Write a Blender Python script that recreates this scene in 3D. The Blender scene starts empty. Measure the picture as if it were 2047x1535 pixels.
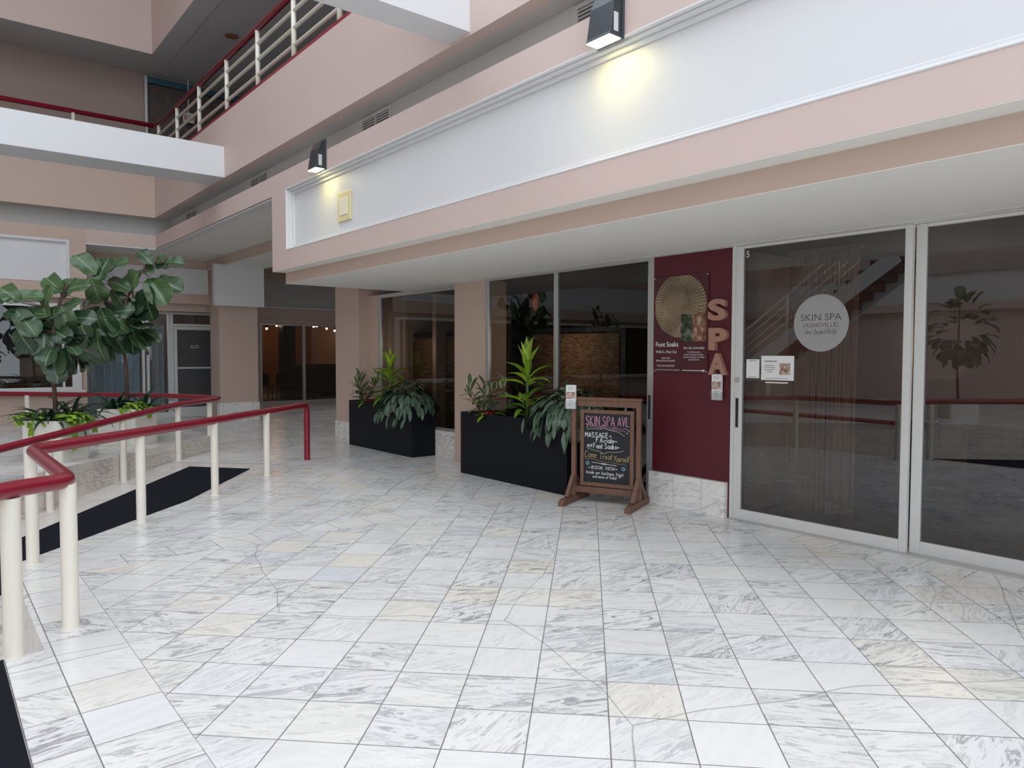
import bpy, math, random
from mathutils import Vector, Matrix, noise

scene = bpy.context.scene
R = math.radians
# ------------------------------------------------------------------ camera
F_PX, PITCH, ROLL, YAW, EYE = 1450.6, -.04118, .00203, R(45) - .10335, 1.422
_cy, _sy = math.cos(YAW), math.sin(YAW)
FW = Vector((_sy*math.cos(PITCH), _cy*math.cos(PITCH), math.sin(PITCH)))
_rt = Vector((_cy, -_sy, 0)); _up = _rt.cross(FW)
RT = math.cos(ROLL)*_rt + math.sin(ROLL)*_up
UP = -math.sin(ROLL)*_rt + math.cos(ROLL)*_up
cam_d = bpy.data.cameras.new('camera'); cam_d.sensor_width = 36; cam_d.lens = F_PX/2047*36
cam_d.clip_start = .05; cam_d.clip_end = 200
cam = bpy.data.objects.new('camera', cam_d); scene.collection.objects.link(cam)
m = Matrix((RT, UP, -FW)).transposed().to_4x4(); m.translation = (0, 0, EYE)
cam.matrix_world = m
scene.camera = cam

# ------------------------------------------------------------------ world, skylight, exposure
w = bpy.data.worlds.new('world'); scene.world = w; w.use_nodes = True
bg = w.node_tree.nodes['Background']
bg.inputs[0].default_value = (.83, .905, 1.0, 1); bg.inputs[1].default_value = 2.68
scene.view_settings.view_transform = 'Standard'; scene.view_settings.look = 'None'
scene.view_settings.gamma = 1; scene.view_settings.exposure = 0.1
scene.view_settings.use_curve_mapping = False
cy = scene.cycles
cy.use_denoising = True
cy.max_bounces = 10; cy.diffuse_bounces = 5; cy.glossy_bounces = 4; cy.transparent_max_bounces = 16; cy.transmission_bounces = 4
cy.caustics_reflective = False; cy.caustics_refractive = False; cy.sample_clamp_indirect = 3

def area_light(name, loc, sx, sy, power, col, rot=(0, 0, 0), portal=False):
    l = bpy.data.lights.new(name, 'AREA'); l.shape = 'RECTANGLE'; l.size = sx; l.size_y = sy
    l.energy = power; l.color = col
    o = bpy.data.objects.new(name, l); scene.collection.objects.link(o)
    o.location = loc; o.rotation_euler = rot
    if portal: l.cycles.is_portal = True
    return o
# daylight falls through the glazed roof over the court (opening x -6.5..3.4, y -5..9.4)
area_light('skylight_portal', (-1.6, 2.2, 10.1), 10.0, 14.4, 1, (1, 1, 1), portal=True)
# unseen glazing behind the viewer, opened full height for more light (y = -6)
area_light('back_glazing_portal', (-3.1, -5.9, 5.0), 12.9, 9.7, 1, (1, 1, 1), rot=(R(90), 0, 0), portal=True)
area_light('hall_fill', (8.6, 15.0, 3.8), 2.0, 5.0, 30, (.9, .95, 1))  # added fill light under the hall ceiling

# ------------------------------------------------------------------ materials
def nmat(name):
    mt = bpy.data.materials.new(name); mt.use_nodes = True
    nt = mt.node_tree; return mt, nt, nt.nodes['Principled BSDF']

class G:
    """little helper that writes shader maths"""
    def __init__(s, nt): s.nt = nt
    def n(s, t, **k):
        nd = s.nt.nodes.new(t)
        for a, b in k.items(): setattr(nd, a, b)
        return nd
    def put(s, sock, v):
        if isinstance(v, (int, float)): sock.default_value = v
        elif isinstance(v, (tuple, list)): sock.default_value = v
        else: s.nt.links.new(v, sock)
    def m(s, op, a, b=0.0, c=0.0):
        nd = s.n('ShaderNodeMath', operation=op)
        s.put(nd.inputs[0], a); s.put(nd.inputs[1], b)
        if op in ('MULTIPLY_ADD', 'COMPARE'): s.put(nd.inputs[2], c)
        return nd.outputs[0]
    def mix(s, f, a, b):
        nd = s.n('ShaderNodeMix', data_type='RGBA')
        s.put(nd.inputs[0], f); s.put(nd.inputs[6], a); s.put(nd.inputs[7], b); return nd.outputs[2]
    def mixf(s, f, a, b):
        nd = s.n('ShaderNodeMix', data_type='FLOAT')
        s.put(nd.inputs[0], f); s.put(nd.inputs[2], a); s.put(nd.inputs[3], b); return nd.outputs[0]
    def comb(s, x, y, z=0.0):
        nd = s.n('ShaderNodeCombineXYZ'); s.put(nd.inputs[0], x); s.put(nd.inputs[1], y); s.put(nd.inputs[2], z); return nd.outputs[0]
    def noise(s, v, sc, det=2, rough=.5, dist=0, out=0):
        nd = s.n('ShaderNodeTexNoise'); s.put(nd.inputs['Vector'], v); nd.inputs['Scale'].default_value = sc
        nd.inputs['Detail'].default_value = det; nd.inputs['Roughness'].default_value = rough
        nd.inputs['Distortion'].default_value = dist; return nd.outputs[out]
    def white(s, v):
        nd = s.n('ShaderNodeTexWhiteNoise', noise_dimensions='3D'); s.put(nd.inputs[0], v); return nd.outputs[0]
    def ramp(s, f, pts, interp='LINEAR'):
        nd = s.n('ShaderNodeValToRGB'); s.put(nd.inputs[0], f); cr = nd.color_ramp; cr.interpolation = interp
        while len(cr.elements) < len(pts): cr.elements.new(.5)
        for e, (p, c) in zip(cr.elements, pts):
            e.position = p; e.color = c if len(c) == 4 else (*c, 1)
        return nd.outputs[0]
    def pos(s):
        g = s.n('ShaderNodeNewGeometry'); return g.outputs['Position']
    def objco(s): return s.n('ShaderNodeTexCoord').outputs['Object']
    def uv(s): return s.n('ShaderNodeTexCoord').outputs['UV']
    def sep(s, v):
        nd = s.n('ShaderNodeSeparateXYZ'); s.put(nd.inputs[0], v); return nd.outputs

def plain(name, col, rough=.6, metal=0, var=.06, scale=3.0, bump=0.0, bscale=60, spec=None):
    mt, nt, b = nmat(name); g = G(nt)
    p = g.objco()
    nz = g.noise(p, scale, 3)
    c0 = tuple(max(0, x*(1-var)) for x in col)+(1,); c1 = tuple(min(1, x*(1+var)) for x in col)+(1,)
    nt.links.new(g.mix(nz, c0, c1), b.inputs['Base Color'])
    b.inputs['Roughness'].default_value = rough; b.inputs['Metallic'].default_value = metal
    if spec is not None: b.inputs['Specular IOR Level'].default_value = spec
    if bump:
        bp = g.n('ShaderNodeBump'); bp.inputs['Strength'].default_value = bump; bp.inputs['Distance'].default_value = .004
        nt.links.new(g.noise(p, bscale, 4), bp.inputs['Height']); nt.links.new(bp.outputs[0], b.inputs['Normal'])
    return mt

def marble_color(g, co, cell, contrast=1.0, warm=0.0):
    """marble slab colour; co = metres, cell = vector that is constant on one tile"""
    r1 = g.white(cell); r2 = g.white(g.comb(r1, 3.3, 1.7)); r3 = g.white(g.comb(r2, 9.1, 4.2))
    a = g.m('MULTIPLY_ADD', r2, 1.3, -.95)
    ca, sa = g.m('COSINE', a), g.m('SINE', a)
    s = g.sep(co)
    u = g.m('ADD', g.m('MULTIPLY', s[0], ca), g.m('MULTIPLY', s[1], sa))
    v = g.m('SUBTRACT', g.m('MULTIPLY', s[1], ca), g.m('MULTIPLY', s[0], sa))
    vec = g.comb(g.m('MULTIPLY', u, .45), g.m('MULTIPLY', v, 2.1), g.m('MULTIPLY', r1, 37.0))
    n1 = g.noise(vec, 7, 7, .66, .7)
    n2 = g.noise(vec, 2.6, 5, .6, 1.6)
    base = g.ramp(r3, [(0, (.80, .79, .765)), (.25, (.87, .86, .83)), (.45, (.83, .825, .815)), (.62, (.87, .85, .80)),
                       (.78, (.85, .835, .80)), (.90, (.87, .82, .73)), (.95, (.74, .76, .79)), (1, (.89, .88, .85))])
    soft = g.ramp(n2, [(0, (.80, .80, .81)), (.45, (.96, .96, .96)), (.6, (1, 1, 1)), (1, (.9, .9, .9))])
    mult = g.n('ShaderNodeMix', data_type='RGBA', blend_type='MULTIPLY'); g.put(mult.inputs[0], 1.0)
    g.put(mult.inputs[6], base); g.put(mult.inputs[7], soft)
    vein = g.ramp(n1, [(0, (0, 0, 0)), (.34, (.0, .0, .0)), (.405, (.9, .9, .9)), (.44, (.05, .05, .05)), (.52, (.0, .0, .0)), (.575, (.5, .5, .5)), (.61, (0, 0, 0)), (.66, (.75, .75, .75)), (.71, (0, 0, 0))])
    vs = g.m('MULTIPLY', g.m('MULTIPLY', g.sep(vein)[0], g.m('POWER', r1, 1.0)), 1.25*contrast)
    col = g.mix(g.m('MINIMUM', vs, .85), mult.outputs[2], (.27, .275, .285, 1))
    if warm: col = g.mix(warm, col, (.72, .60, .50, 1))
    return col

def floor_material():
    mt, nt, b = nmat('marble_floor'); g = G(nt)
    s = g.sep(g.pos()); X, Y = s[0], s[1]
    k = 1/math.sqrt(2)
    tx, ty = -2.697*.3048, 8.258*.3048
    a = g.m('DIVIDE', g.m('SUBTRACT', g.m('MULTIPLY', g.m('SUBTRACT', X, Y), k), tx), .3048)
    c = g.m('DIVIDE', g.m('SUBTRACT', g.m('MULTIPLY', g.m('ADD', X, Y), k), ty), .3048)
    def edge(v, size):
        fr = g.m('FRACT', v); return g.m('MULTIPLY', g.m('MINIMUM', fr, g.m('SUBTRACT', 1.0, fr)), size)
    dA = g.m('MINIMUM', edge(a, .3048), edge(c, .3048))
    cellA = g.comb(g.m('FLOOR', a), g.m('FLOOR', c), 0.0)
    def band(v, lo, hi): return g.m('MULTIPLY', g.m('GREATER_THAN', v, lo), g.m('LESS_THAN', v, hi))
    # strip across the court, wall border, and the two strips along the steps
    ys = g.m('MULTIPLY', band(Y, 5.40, 5.71), band(X, .75, 4.75))
    lx = g.m('MULTIPLY', g.m('LESS_THAN', X, .75), g.m('LESS_THAN', Y, 5.40))
    bx = g.m('MULTIPLY', g.m('GREATER_THAN', X, 5.09), g.m('LESS_THAN', Y, 11.4))
    xs = g.m('MAXIMUM', lx, bx)
    along = g.m('DIVIDE', g.m('SUBTRACT', Y, 2.95), .3035)
    alongy = g.m('DIVIDE', g.m('SUBTRACT', X, 1.05), .31)
    def line(v, at): return g.m('ABSOLUTE', g.m('SUBTRACT', v, at))
    dX = g.m('MINIMUM', edge(along, .3035), g.m('MINIMUM', line(X, .45), g.m('MINIMUM', line(X, .26), g.m('MINIMUM', line(X, .75), line(X, 5.09)))))
    dY = g.m('MINIMUM', edge(alongy, .31), g.m('MINIMUM', line(Y, 5.40), line(Y, 5.71)))
    colidx = g.m('ADD', g.m('GREATER_THAN', X, .45), g.m('ADD', g.m('GREATER_THAN', X, .26), g.m('GREATER_THAN', X, 3.0)))
    cellX = g.comb(g.m('FLOOR', along), colidx, 11.0)
    cellY = g.comb(g.m('FLOOR', alongy), 77.0, 5.0)
    d = g.mixf(xs, g.mixf(ys, dA, dY), dX)
    dX2 = g.m('MINIMUM', g.m('MULTIPLY_ADD', xs, -100.0, 100.0), 100.0)
    cell = g.mix(xs, g.mix(ys, cellA, cellY), cellX)
    co = g.comb(X, Y, 0.0)
    col = marble_color(g, co, cell)
    # cracks that wander over many tiles
    wob = g.noise(co, .9, 2, .45, 0, out=1)
    wv = g.n('ShaderNodeVectorMath', operation='MULTIPLY_ADD'); g.put(wv.inputs[0], wob); wv.inputs[1].default_value = (.45, .45, 0); g.put(wv.inputs[2], co)
    vo = g.n('ShaderNodeTexVoronoi', feature='DISTANCE_TO_EDGE'); vo.inputs['Scale'].default_value = .42; g.put(vo.inputs['Vector'], wv.outputs[0])
    crack = g.m('LESS_THAN', vo.outputs[0], .0013)
    col = g.mix(g.m('MULTIPLY', crack, .55), col, (.22, .21, .20, 1))
    dirt = g.noise(co, 9, 4)
    gw = g.m('MULTIPLY_ADD', dirt, .002, .0016)
    grout = g.m('LESS_THAN', d, gw)
    col = g.mix(g.m('MULTIPLY', grout, .9), col, (.15, .145, .14, 1))
    spk = g.m('GREATER_THAN', g.noise(co, 70, 2), .74)
    col = g.mix(g.m('MULTIPLY', spk, .5), col, (.3, .29, .28, 1))
    nt.links.new(col, b.inputs['Base Color'])
    rr = g.m('MULTIPLY_ADD', g.noise(co, 2.2, 4), .16, .17)
    nt.links.new(g.mixf(grout, rr, .7), b.inputs['Roughness'])
    b.inputs['Specular IOR Level'].default_value = .42
    return mt

def slab_material(name, sx, sz, warm=0.0, contrast=1.0, dark=1.0, diag=False):
    """marble slabs on an upright or level face, joints every sx along, sz up"""
    mt, nt, b = nmat(name); g = G(nt)
    s = g.sep(g.pos())
    al = g.m('ADD', s[0], s[1])
    if diag: al = g.m('MULTIPLY', al, 1/math.sqrt(2))
    a = g.m('DIVIDE', al, sx); c = g.m('DIVIDE', g.m('ADD', s[2], .001), sz)
    fa, fc = g.m('FRACT', a), g.m('FRACT', c)
    d = g.m('MINIMUM', g.m('MULTIPLY', g.m('MINIMUM', fa, g.m('SUBTRACT', 1.0, fa)), sx), g.m('MULTIPLY', g.m('MINIMUM', fc, g.m('SUBTRACT', 1.0, fc)), sz))
    col = marble_color(g, g.comb(al, g.m('ADD', s[2], g.m('MULTIPLY', g.m('SUBTRACT', s[1], s[0]), .7071 if diag else 0.0)), 0.0), g.comb(g.m('FLOOR', a), g.m('FLOOR', c), 3.0), contrast, warm)
    col = g.mix(g.m('MULTIPLY', g.m('LESS_THAN', d, .0016), .8), col, (.16, .15, .14, 1))
    if dark != 1: 
        mu = g.n('ShaderNodeMix', data_type='RGBA', blend_type='MULTIPLY'); g.put(mu.inputs[0], 1.0); g.put(mu.inputs[6], col); g.put(mu.inputs[7], (dark, dark, dark, 1)); col = mu.outputs[2]
    nt.links.new(col, b.inputs['Base Color']); b.inputs['Roughness'].default_value = .3
    return mt

def glass_material(name, tint, f0=.045, rough=0.0):
    mt = bpy.data.materials.new(name); mt.use_nodes = True; nt = mt.node_tree; nt.nodes.clear(); g = G(nt)
    out = g.n('ShaderNodeOutputMaterial'); lw = g.n('ShaderNodeLayerWeight'); lw.inputs[0].default_value = .5
    fac = g.m('MULTIPLY_ADD', g.m('POWER', lw.outputs['Facing'], 5.0), 1-f0, f0)
    tr = g.n('ShaderNodeBsdfTransparent'); tr.inputs[0].default_value = (*tint, 1)
    gl = g.n('ShaderNodeBsdfGlossy'); gl.inputs['Roughness'].default_value = rough; gl.inputs[0].default_value = (.96, .97, .98, 1)
    mx = g.n('ShaderNodeMixShader'); g.put(mx.inputs[0], fac)
    nt.links.new(tr.outputs[0], mx.inputs[1]); nt.links.new(gl.outputs[0], mx.inputs[2]); nt.links.new(mx.outputs[0], out.inputs[0])
    return mt

def emit(name, col, strength):
    mt, nt, b = nmat(name)
    b.inputs['Base Color'].default_value = (*col, 1); b.inputs['Emission Color'].default_value = (*col, 1)
    b.inputs['Emission Strength'].default_value = strength
    return mt

def wood(name, c1, c2, scale=1.0):
    mt, nt, b = nmat(name); g = G(nt)
    p = g.objco(); s = g.sep(p)
    v = g.comb(g.m('MULTIPLY', s[0], 22*scale), g.m('MULTIPLY', s[1], 22*scale), g.m('MULTIPLY', s[2], 5*scale))
    n1 = g.noise(v, 1.6, 6, .65, 1.0)
    nt.links.new(g.ramp(n1, [(.25, c1), (.6, c2), (.8, tuple(x*.7 for x in c1))]), b.inputs['Base Color'])
    b.inputs['Roughness'].default_value = .55
    return mt

def leafmat(name, dark, light, vein, rough=.32, streak=0.0, edge=None):
    mt, nt, b = nmat(name); g = G(nt)
    s = g.sep(g.uv()); u = g.m('ABSOLUTE', g.m('SUBTRACT', s[0], .5))
    info = g.n('ShaderNodeAttribute', attribute_name='tone'); t = info.outputs['Fac']
    col = g.mix(t, (*dark, 1), (*light, 1))
    # side veins run out and up from the midrib
    wv = g.m('FRACT', g.m('ADD', g.m('MULTIPLY', s[1], 7.0), g.m('MULTIPLY', u, -3.4)))
    sv = g.m('LESS_THAN', wv, .10)
    if streak:
        nz = g.noise(g.comb(g.m('MULTIPLY', s[0], 5.0), g.m('MULTIPLY', s[1], 14.0), g.m('MULTIPLY', t, 40.0)), 1.5, 4, .7, 1.0)
        col = g.mix(g.m('MULTIPLY', g.m('GREATER_THAN', nz, .52), streak), col, (*vein, 1))
    if edge is not None:
        ed = g.m('GREATER_THAN', g.m('ADD', u, g.m('MULTIPLY', g.noise(g.comb(s[0], s[1], t), 9, 2), .16)), .40)
        col = g.mix(ed, col, (*edge, 1))
    col = g.mix(g.m('MULTIPLY', sv, .30), col, (*vein, 1))
    col = g.mix(g.m('MULTIPLY', g.m('LESS_THAN', u, .035), .75), col, (*vein, 1))
    nt.links.new(col, b.inputs['Base Color']); b.inputs['Roughness'].default_value = rough
    bp = g.n('ShaderNodeBump'); bp.inputs['Strength'].default_value = .35; bp.inputs['Distance'].default_value = .004
    nt.links.new(wv, bp.inputs['Height']); nt.links.new(bp.outputs[0], b.inputs['Normal'])
    return mt

BEIGE = plain('beige_paint_and_shade', (.56, .43, .355), .62, var=.025, scale=1.2, bump=.12, bscale=180)  # walls' own paint; on the far parapet its tint stands for light
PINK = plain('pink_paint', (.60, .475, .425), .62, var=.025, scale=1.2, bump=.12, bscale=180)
WHITE = plain('white_paint', (.69, .695, .70), .5, var=.012, scale=1.0)
SOFFIT = plain('soffit_paint', (.80, .79, .74), .7, var=.02, scale=1.5)
GREYP = plain('grey_soffit_paint', (.50, .50, .48), .75, var=.05, scale=1.1)
DARKP = plain('upper_ceiling_paint', (.50, .49, .49), .8, var=.05, scale=.9)
TAUPE = plain('upper_wall_paint', (.30, .225, .19), .8, var=.08, scale=.8)
MURAL = None
RAILRED = plain('red_enamel', (.235, .010, .026), .24, var=.05, scale=8)
POSTW = plain('cream_enamel', (.78, .74, .64), .35, var=.04, scale=6)
MAROON = plain('maroon_paint', (.092, .0085, .016), .5, var=.06, scale=2)
ALU = plain('brushed_aluminium', (.56, .56, .54), .38, .65, var=.04, scale=9)
ALUW = plain('white_aluminium', (.66, .66, .64), .4, .1, var=.03, scale=9)
ALUD = plain('dark_bronze_frame', (.12, .12, .12), .4, .6, var=.05)
BLACK = plain('black_rubber', (.012, .012, .013), .5, var=.1)
MATM = plain('charcoal_carpet', (.013, .014, .020), .95, var=.35, scale=160, bump=.6, bscale=400, spec=.1)
PLBLK = plain('matt_black_planter', (.004, .005, .008), .5, spec=.22, var=.08, scale=3)
CREAM = plain('cream_stone_planter', (.72, .70, .63), .42, var=.07, scale=3.5)
SOIL = plain('soil', (.028, .018, .012), .95, var=.5, scale=40, bump=1, bscale=60)
BARK = plain('bark', (.10, .055, .042), .85, var=.4, scale=30, bump=.8, bscale=60)
FLOOR = floor_material()
MARBLE = slab_material('marble_base', .31, .4, contrast=.8)
STEPM = slab_material('marble_step', .46, .135, warm=.5, contrast=1.7, dark=.88)
RAMPM = slab_material('marble_ramp', .3, 5, warm=.34, contrast=1.2, diag=True, dark=.92)
GLASS = glass_material('tinted_glass', (.58, .58, .59), .085)
GLASSD = glass_material('dark_tinted_glass', (.58, .58, .57), .045)
GLASSC = glass_material('clear_glass', (.86, .88, .88), .04)
ACRYL = glass_material('clear_acrylic', (.93, .94, .94), .05)
LENS = emit('led_lens', (1, .97, .66), 7)
FIX = plain('slate_grey_housing', (.055, .065, .072), .33, .4, var=.08)
STICK = plain('grey_label_paper', (.55, .56, .56), .6)
PLATE = plain('yellowed_plastic', (.74, .65, .36), .45, var=.04)
PLATE2 = plain('cream_plastic', (.80, .76, .62), .45)
WOODM = wood('stained_pine', (.105, .050, .030), (.185, .095, .060))
SLATE = plain('chalkboard', (.010, .012, .016), .55, var=.25, scale=6)
COPPER = plain('rose_gold_letter', (.40, .215, .155), .42, .15, var=.10, scale=5)
PAPER = plain('white_paper', (.78, .78, .77), .6, var=.01)
INTW = plain('room_wall', (.42, .33, .27), .8, var=.05)
INTD = plain('room_dark_wall', (.10, .09, .085), .8, var=.1)
INTF = plain('room_floor', (.16, .15, .145), .35, var=.1)
NAVY = plain('navy_frame', (.015, .02, .034), .5)
BRNW = plain('brown_curtain', (.26, .13, .07), .85, var=.1)

# ------------------------------------------------------------------ mesh builder
COL = scene.collection
class MB:
    def __init__(s): s.v = []; s.f = []; s.uv = {}; s.tone = {}; s.mi = []; s.cur = 0
    def add(s, vs, fs, uvs=None, tone=None):
        o = len(s.v); s.v += [tuple(v) for v in vs]
        for f in fs: s.f.append([i+o for i in f]); s.mi.append(s.cur)
        if uvs:
            for i, q in enumerate(uvs): s.uv[o+i] = q
        if tone is not None:
            for i in range(len(vs)): s.tone[o+i] = tone
        return s
    def box(s, x0, x1, y0, y1, z0, z1):
        if x0 > x1: x0, x1 = x1, x0
        if y0 > y1: y0, y1 = y1, y0
        vs = [(x, y, z) for z in (z0, z1) for y in (y0, y1) for x in (x0, x1)]
        return s.add(vs, [(0, 2, 3, 1), (4, 5, 7, 6), (0, 1, 5, 4), (2, 6, 7, 3), (0, 4, 6, 2), (1, 3, 7, 5)])
    def prism(s, poly, z0, z1):
        n = len(poly); vs = [(x, y, z0) for x, y in poly]+[(x, y, z1) for x, y in poly]
        return s.add(vs, [tuple(range(n))[::-1], tuple(range(n, 2*n))]+[(i, (i+1) % n, n+(i+1) % n, n+i) for i in range(n)])
    def loop3(s, a, b):
        """solid between two matching 3-D outlines"""
        n = len(a)
        return s.add(list(a)+list(b), [tuple(range(n))[::-1], tuple(range(n, 2*n))]+[(i, (i+1) % n, n+(i+1) % n, n+i) for i in range(n)])
    def bar(s, a, b, w, h, up=(0, 0, 1)):
        a, b = Vector(a), Vector(b); d = (b-a).normalized(); u = Vector(up)
        sd = d.cross(u).normalized(); u = sd.cross(d)
        q = [sd*w/2+u*h/2, -sd*w/2+u*h/2, -sd*w/2-u*h/2, sd*w/2-u*h/2]
        return s.loop3([a+x for x in q], [b+x for x in q])
    def tube(s, pts, r, seg=14, cap=True):
        pts = [Vector(p) for p in pts]; rs = r if isinstance(r, (list, tuple)) else [r]*len(pts)
        vs = []; fs = []; prev = None
        for i, p in enumerate(pts):
            t = (pts[min(i+1, len(pts)-1)]-pts[max(i-1, 0)]).normalized()
            if prev is None:
                a = Vector((0, 0, 1)) if abs(t.z) < .9 else Vector((1, 0, 0)); n1 = t.cross(a).normalized()
            else: n1 = (prev-t*prev.dot(t)).normalized()
            prev = n1; n2 = t.cross(n1)
            k = 1.0
            if 0 < i < len(pts)-1:
                c = (pts[i]-pts[i-1]).normalized().dot((pts[i+1]-pts[i]).normalized()); k = 1/max(.6, math.sqrt(max(.05, (1+c)/2)))
            for j in range(seg):
                an = 2*math.pi*j/seg; vs.append(p+(n1*math.cos(an)+n2*math.sin(an))*rs[i]*(k if k < 1.3 else 1.3))
        for i in range(len(pts)-1):
            for j in range(seg):
                fs.append((i*seg+j, i*seg+(j+1) % seg, (i+1)*seg+(j+1) % seg, (i+1)*seg+j))
        if cap: fs += [tuple(range(seg))[::-1], tuple(range((len(pts)-1)*seg, len(pts)*seg))]
        return s.add(vs, fs)
    def disc(s, c, nrm, r, th, seg=40):
        nrm = Vector(nrm).normalized(); return s.tube([Vector(c), Vector(c)+nrm*th], r, seg)
    def build(s, name, mat, parent=None, smooth=False, bevel=0, loc=None):
        me = bpy.data.meshes.new(name); me.from_pydata(s.v, [], s.f); me.update()
        mats = mat if isinstance(mat, (list, tuple)) else [mat]
        for q in mats: me.materials.append(q)
        if len(mats) > 1:
            for p, i in zip(me.polygons, s.mi): p.material_index = i
        if s.uv:
            ul = me.uv_layers.new(name='UVMap')
            for l in me.loops:
                if l.vertex_index in s.uv: ul.data[l.index].uv = s.uv[l.vertex_index]
        if s.tone:
            at = me.attributes.new('tone', 'FLOAT', 'POINT')
            for i, t in s.tone.items(): at.data[i].value = t
        if smooth:
            for p in me.polygons: p.use_smooth = True
        o = bpy.data.objects.new(name, me); COL.objects.link(o)
        if smooth == 'auto' or smooth is True:
            pass
        if bevel:
            md = o.modifiers.new('bevel', 'BEVEL'); md.width = bevel; md.segments = 2; md.limit_method = 'ANGLE'
        if parent is not None: o.parent = parent
        if loc is not None: o.location = loc
        return o

def sharp(o, ang=40):
    """smooth shading that keeps hard edges"""
    me = o.data
    me.set_sharp_from_angle(angle=R(ang)); return o

def tag(o, label=None, cat=None, group=None, kind=None):
    if label: o['label'] = label
    if cat: o['category'] = cat
    if group: o['group'] = group
    if kind: o['kind'] = kind
    return o
def thing(name, label, cat, loc=(0, 0, 0), rz=0, group=None):
    o = bpy.data.objects.new(name, None); COL.objects.link(o); o.empty_display_size = .1
    o.location = loc; o.rotation_euler = (0, 0, rz); return tag(o, label, cat, group)
def struct(name, mb, mat, label, parent=None, bevel=0):
    o = mb.build(name, mat, parent, bevel=bevel)
    if parent is None: tag(o, label, kind='structure')
    return o
def sroot(name, label):
    o = bpy.data.objects.new(name, None); COL.objects.link(o); return tag(o, label, kind='structure')
def ray(x, y): return FW + (x-1023.5)/F_PX*RT - (y-767.5)/F_PX*UP
def atY(x, y, Y):
    d = ray(x, y); return Vector((0, 0, EYE))+d*(Y/d.y)
def atX(x, y, X):
    d = ray(x, y); return Vector((0, 0, EYE))+d*(X/d.x)

def text_mesh(txt, size, bold=0, extrude=0, align='LEFT', space=1.0, shear=0):
    cu = bpy.data.curves.new('t', 'FONT'); cu.body = txt; cu.size = size; cu.offset = bold; cu.extrude = extrude
    cu.align_x = align; cu.space_character = space; cu.resolution_u = 4; cu.shear = shear
    o = bpy.data.objects.new('t', cu); COL.objects.link(o)
    bpy.context.view_layer.update()
    dg = bpy.context.evaluated_depsgraph_get()
    me = bpy.data.meshes.new_from_object(o.evaluated_get(dg))
    COL.objects.unlink(o); bpy.data.objects.remove(o); bpy.data.curves.remove(cu)
    vs = [v.co.copy() for v in me.vertices]; fs = [tuple(p.vertices) for p in me.polygons]
    bpy.data.meshes.remove(me); return vs, fs
def put_text(mb, txt, size, M, **k):
    vs, fs = text_mesh(txt, size, **k); mb.add([M @ v for v in vs], fs)

# single-stroke hand lettering: two digits = x (0-6), y (2 = baseline, 9 = cap height)
GL = {'A':'02 39 62|14 54','B':'02 09 49 58 47 06|06 46 54 53 42 02','C':'58 49 19 07 04 12 42 53','D':'02 09 39 67 64 32 02','E':'59 09 02 52|06 46',
'F':'59 09 02|06 46','G':'58 49 19 07 04 12 42 54 35','H':'02 09|62 69|05 65','I':'12 19','K':'02 09|59 05 62','L':'09 02 52','M':'02 09 35 69 62','N':'02 09 62 69',
'O':'29 07 04 22 42 64 67 49 29','P':'02 09 49 67 46 05','R':'02 09 49 67 46 05|35 62','S':'58 49 19 07 16 45 54 53 42 12 03','T':'09 69|39 32','U':'09 03 12 42 63 69','V':'09 32 69',
'W':'09 12 36 52 69','Y':'09 35 69|35 32','a':'56 26 04 22 42 54|56 53 62','b':'09 02|05 26 45 53 32 02','c':'55 36 15 03 22 42','d':'59 52|55 26 04 22 53','e':'04 54 45 26 05 03 22 52',
'f':'48 29 17 12|06 36','h':'09 02|05 26 45 42','i':'16 12|18 17','k':'09 02|46 04 42','l':'19 12 22','m':'02 06|05 16 35 32|35 56 65 62','n':'02 06|05 26 45 42','o':'26 05 03 22 42 53 55 36 26',
'p':'06 00|05 26 45 43 22 03','q':'56 50|55 26 04 22 53','r':'02 06|04 26 46','s':'45 26 05 34 43 22 03','t':'29 13 22 42|06 46','u':'06 03 22 43|46 42','v':'06 22 46','w':'06 12 25 32 46',
'x':'06 42|46 02','y':'06 23|46 10','!':'29 25|23 22',',':'22 11','.':'22 23','~':'04 15 25 34 44 55','-':'05 45','{':'39 28 26 15 24 22 31','}':'19 28 26 35 24 22 11',
'<':'24 06 07 18 27 38 47 46 24'}
WD = {'I': 3.4, 'i': 2.4, 'l': 2.6, '!': 3.2, ',': 2.4, '.': 2.6, 'M': 7, 'W': 7, 'm': 7, ' ': 4.0, 'r': 4.6, 't': 4.6, 'f': 4.2, 's': 4.8}
def strokes(mb, pts, wd, M, t=.0007):
    """flat ribbon of width wd through 2-D points"""
    n = len(pts); vs = []; 
    for i, p in enumerate(pts):
        a = pts[max(i-1, 0)]; b = pts[min(i+1, n-1)]; dx, dy = b[0]-a[0], b[1]-a[1]; l = math.hypot(dx, dy) or 1
        nx, ny = -dy/l*wd/2, dx/l*wd/2
        vs += [M @ Vector((p[0]+nx, p[1]+ny, t)), M @ Vector((p[0]-nx, p[1]-ny, t))]
    mb.add(vs, [(2*i, 2*i+1, 2*i+3, 2*i+2) for i in range(n-1)])
def chaikin(p, k=2):
    for _ in range(k):
        if len(p) < 3: return p
        q = [p[0]]
        for a, b in zip(p, p[1:]): q += [(a[0]*.75+b[0]*.25, a[1]*.75+b[1]*.25), (a[0]*.25+b[0]*.75, a[1]*.25+b[1]*.75)]
        q.append(p[-1]); p = q
    return p
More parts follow.
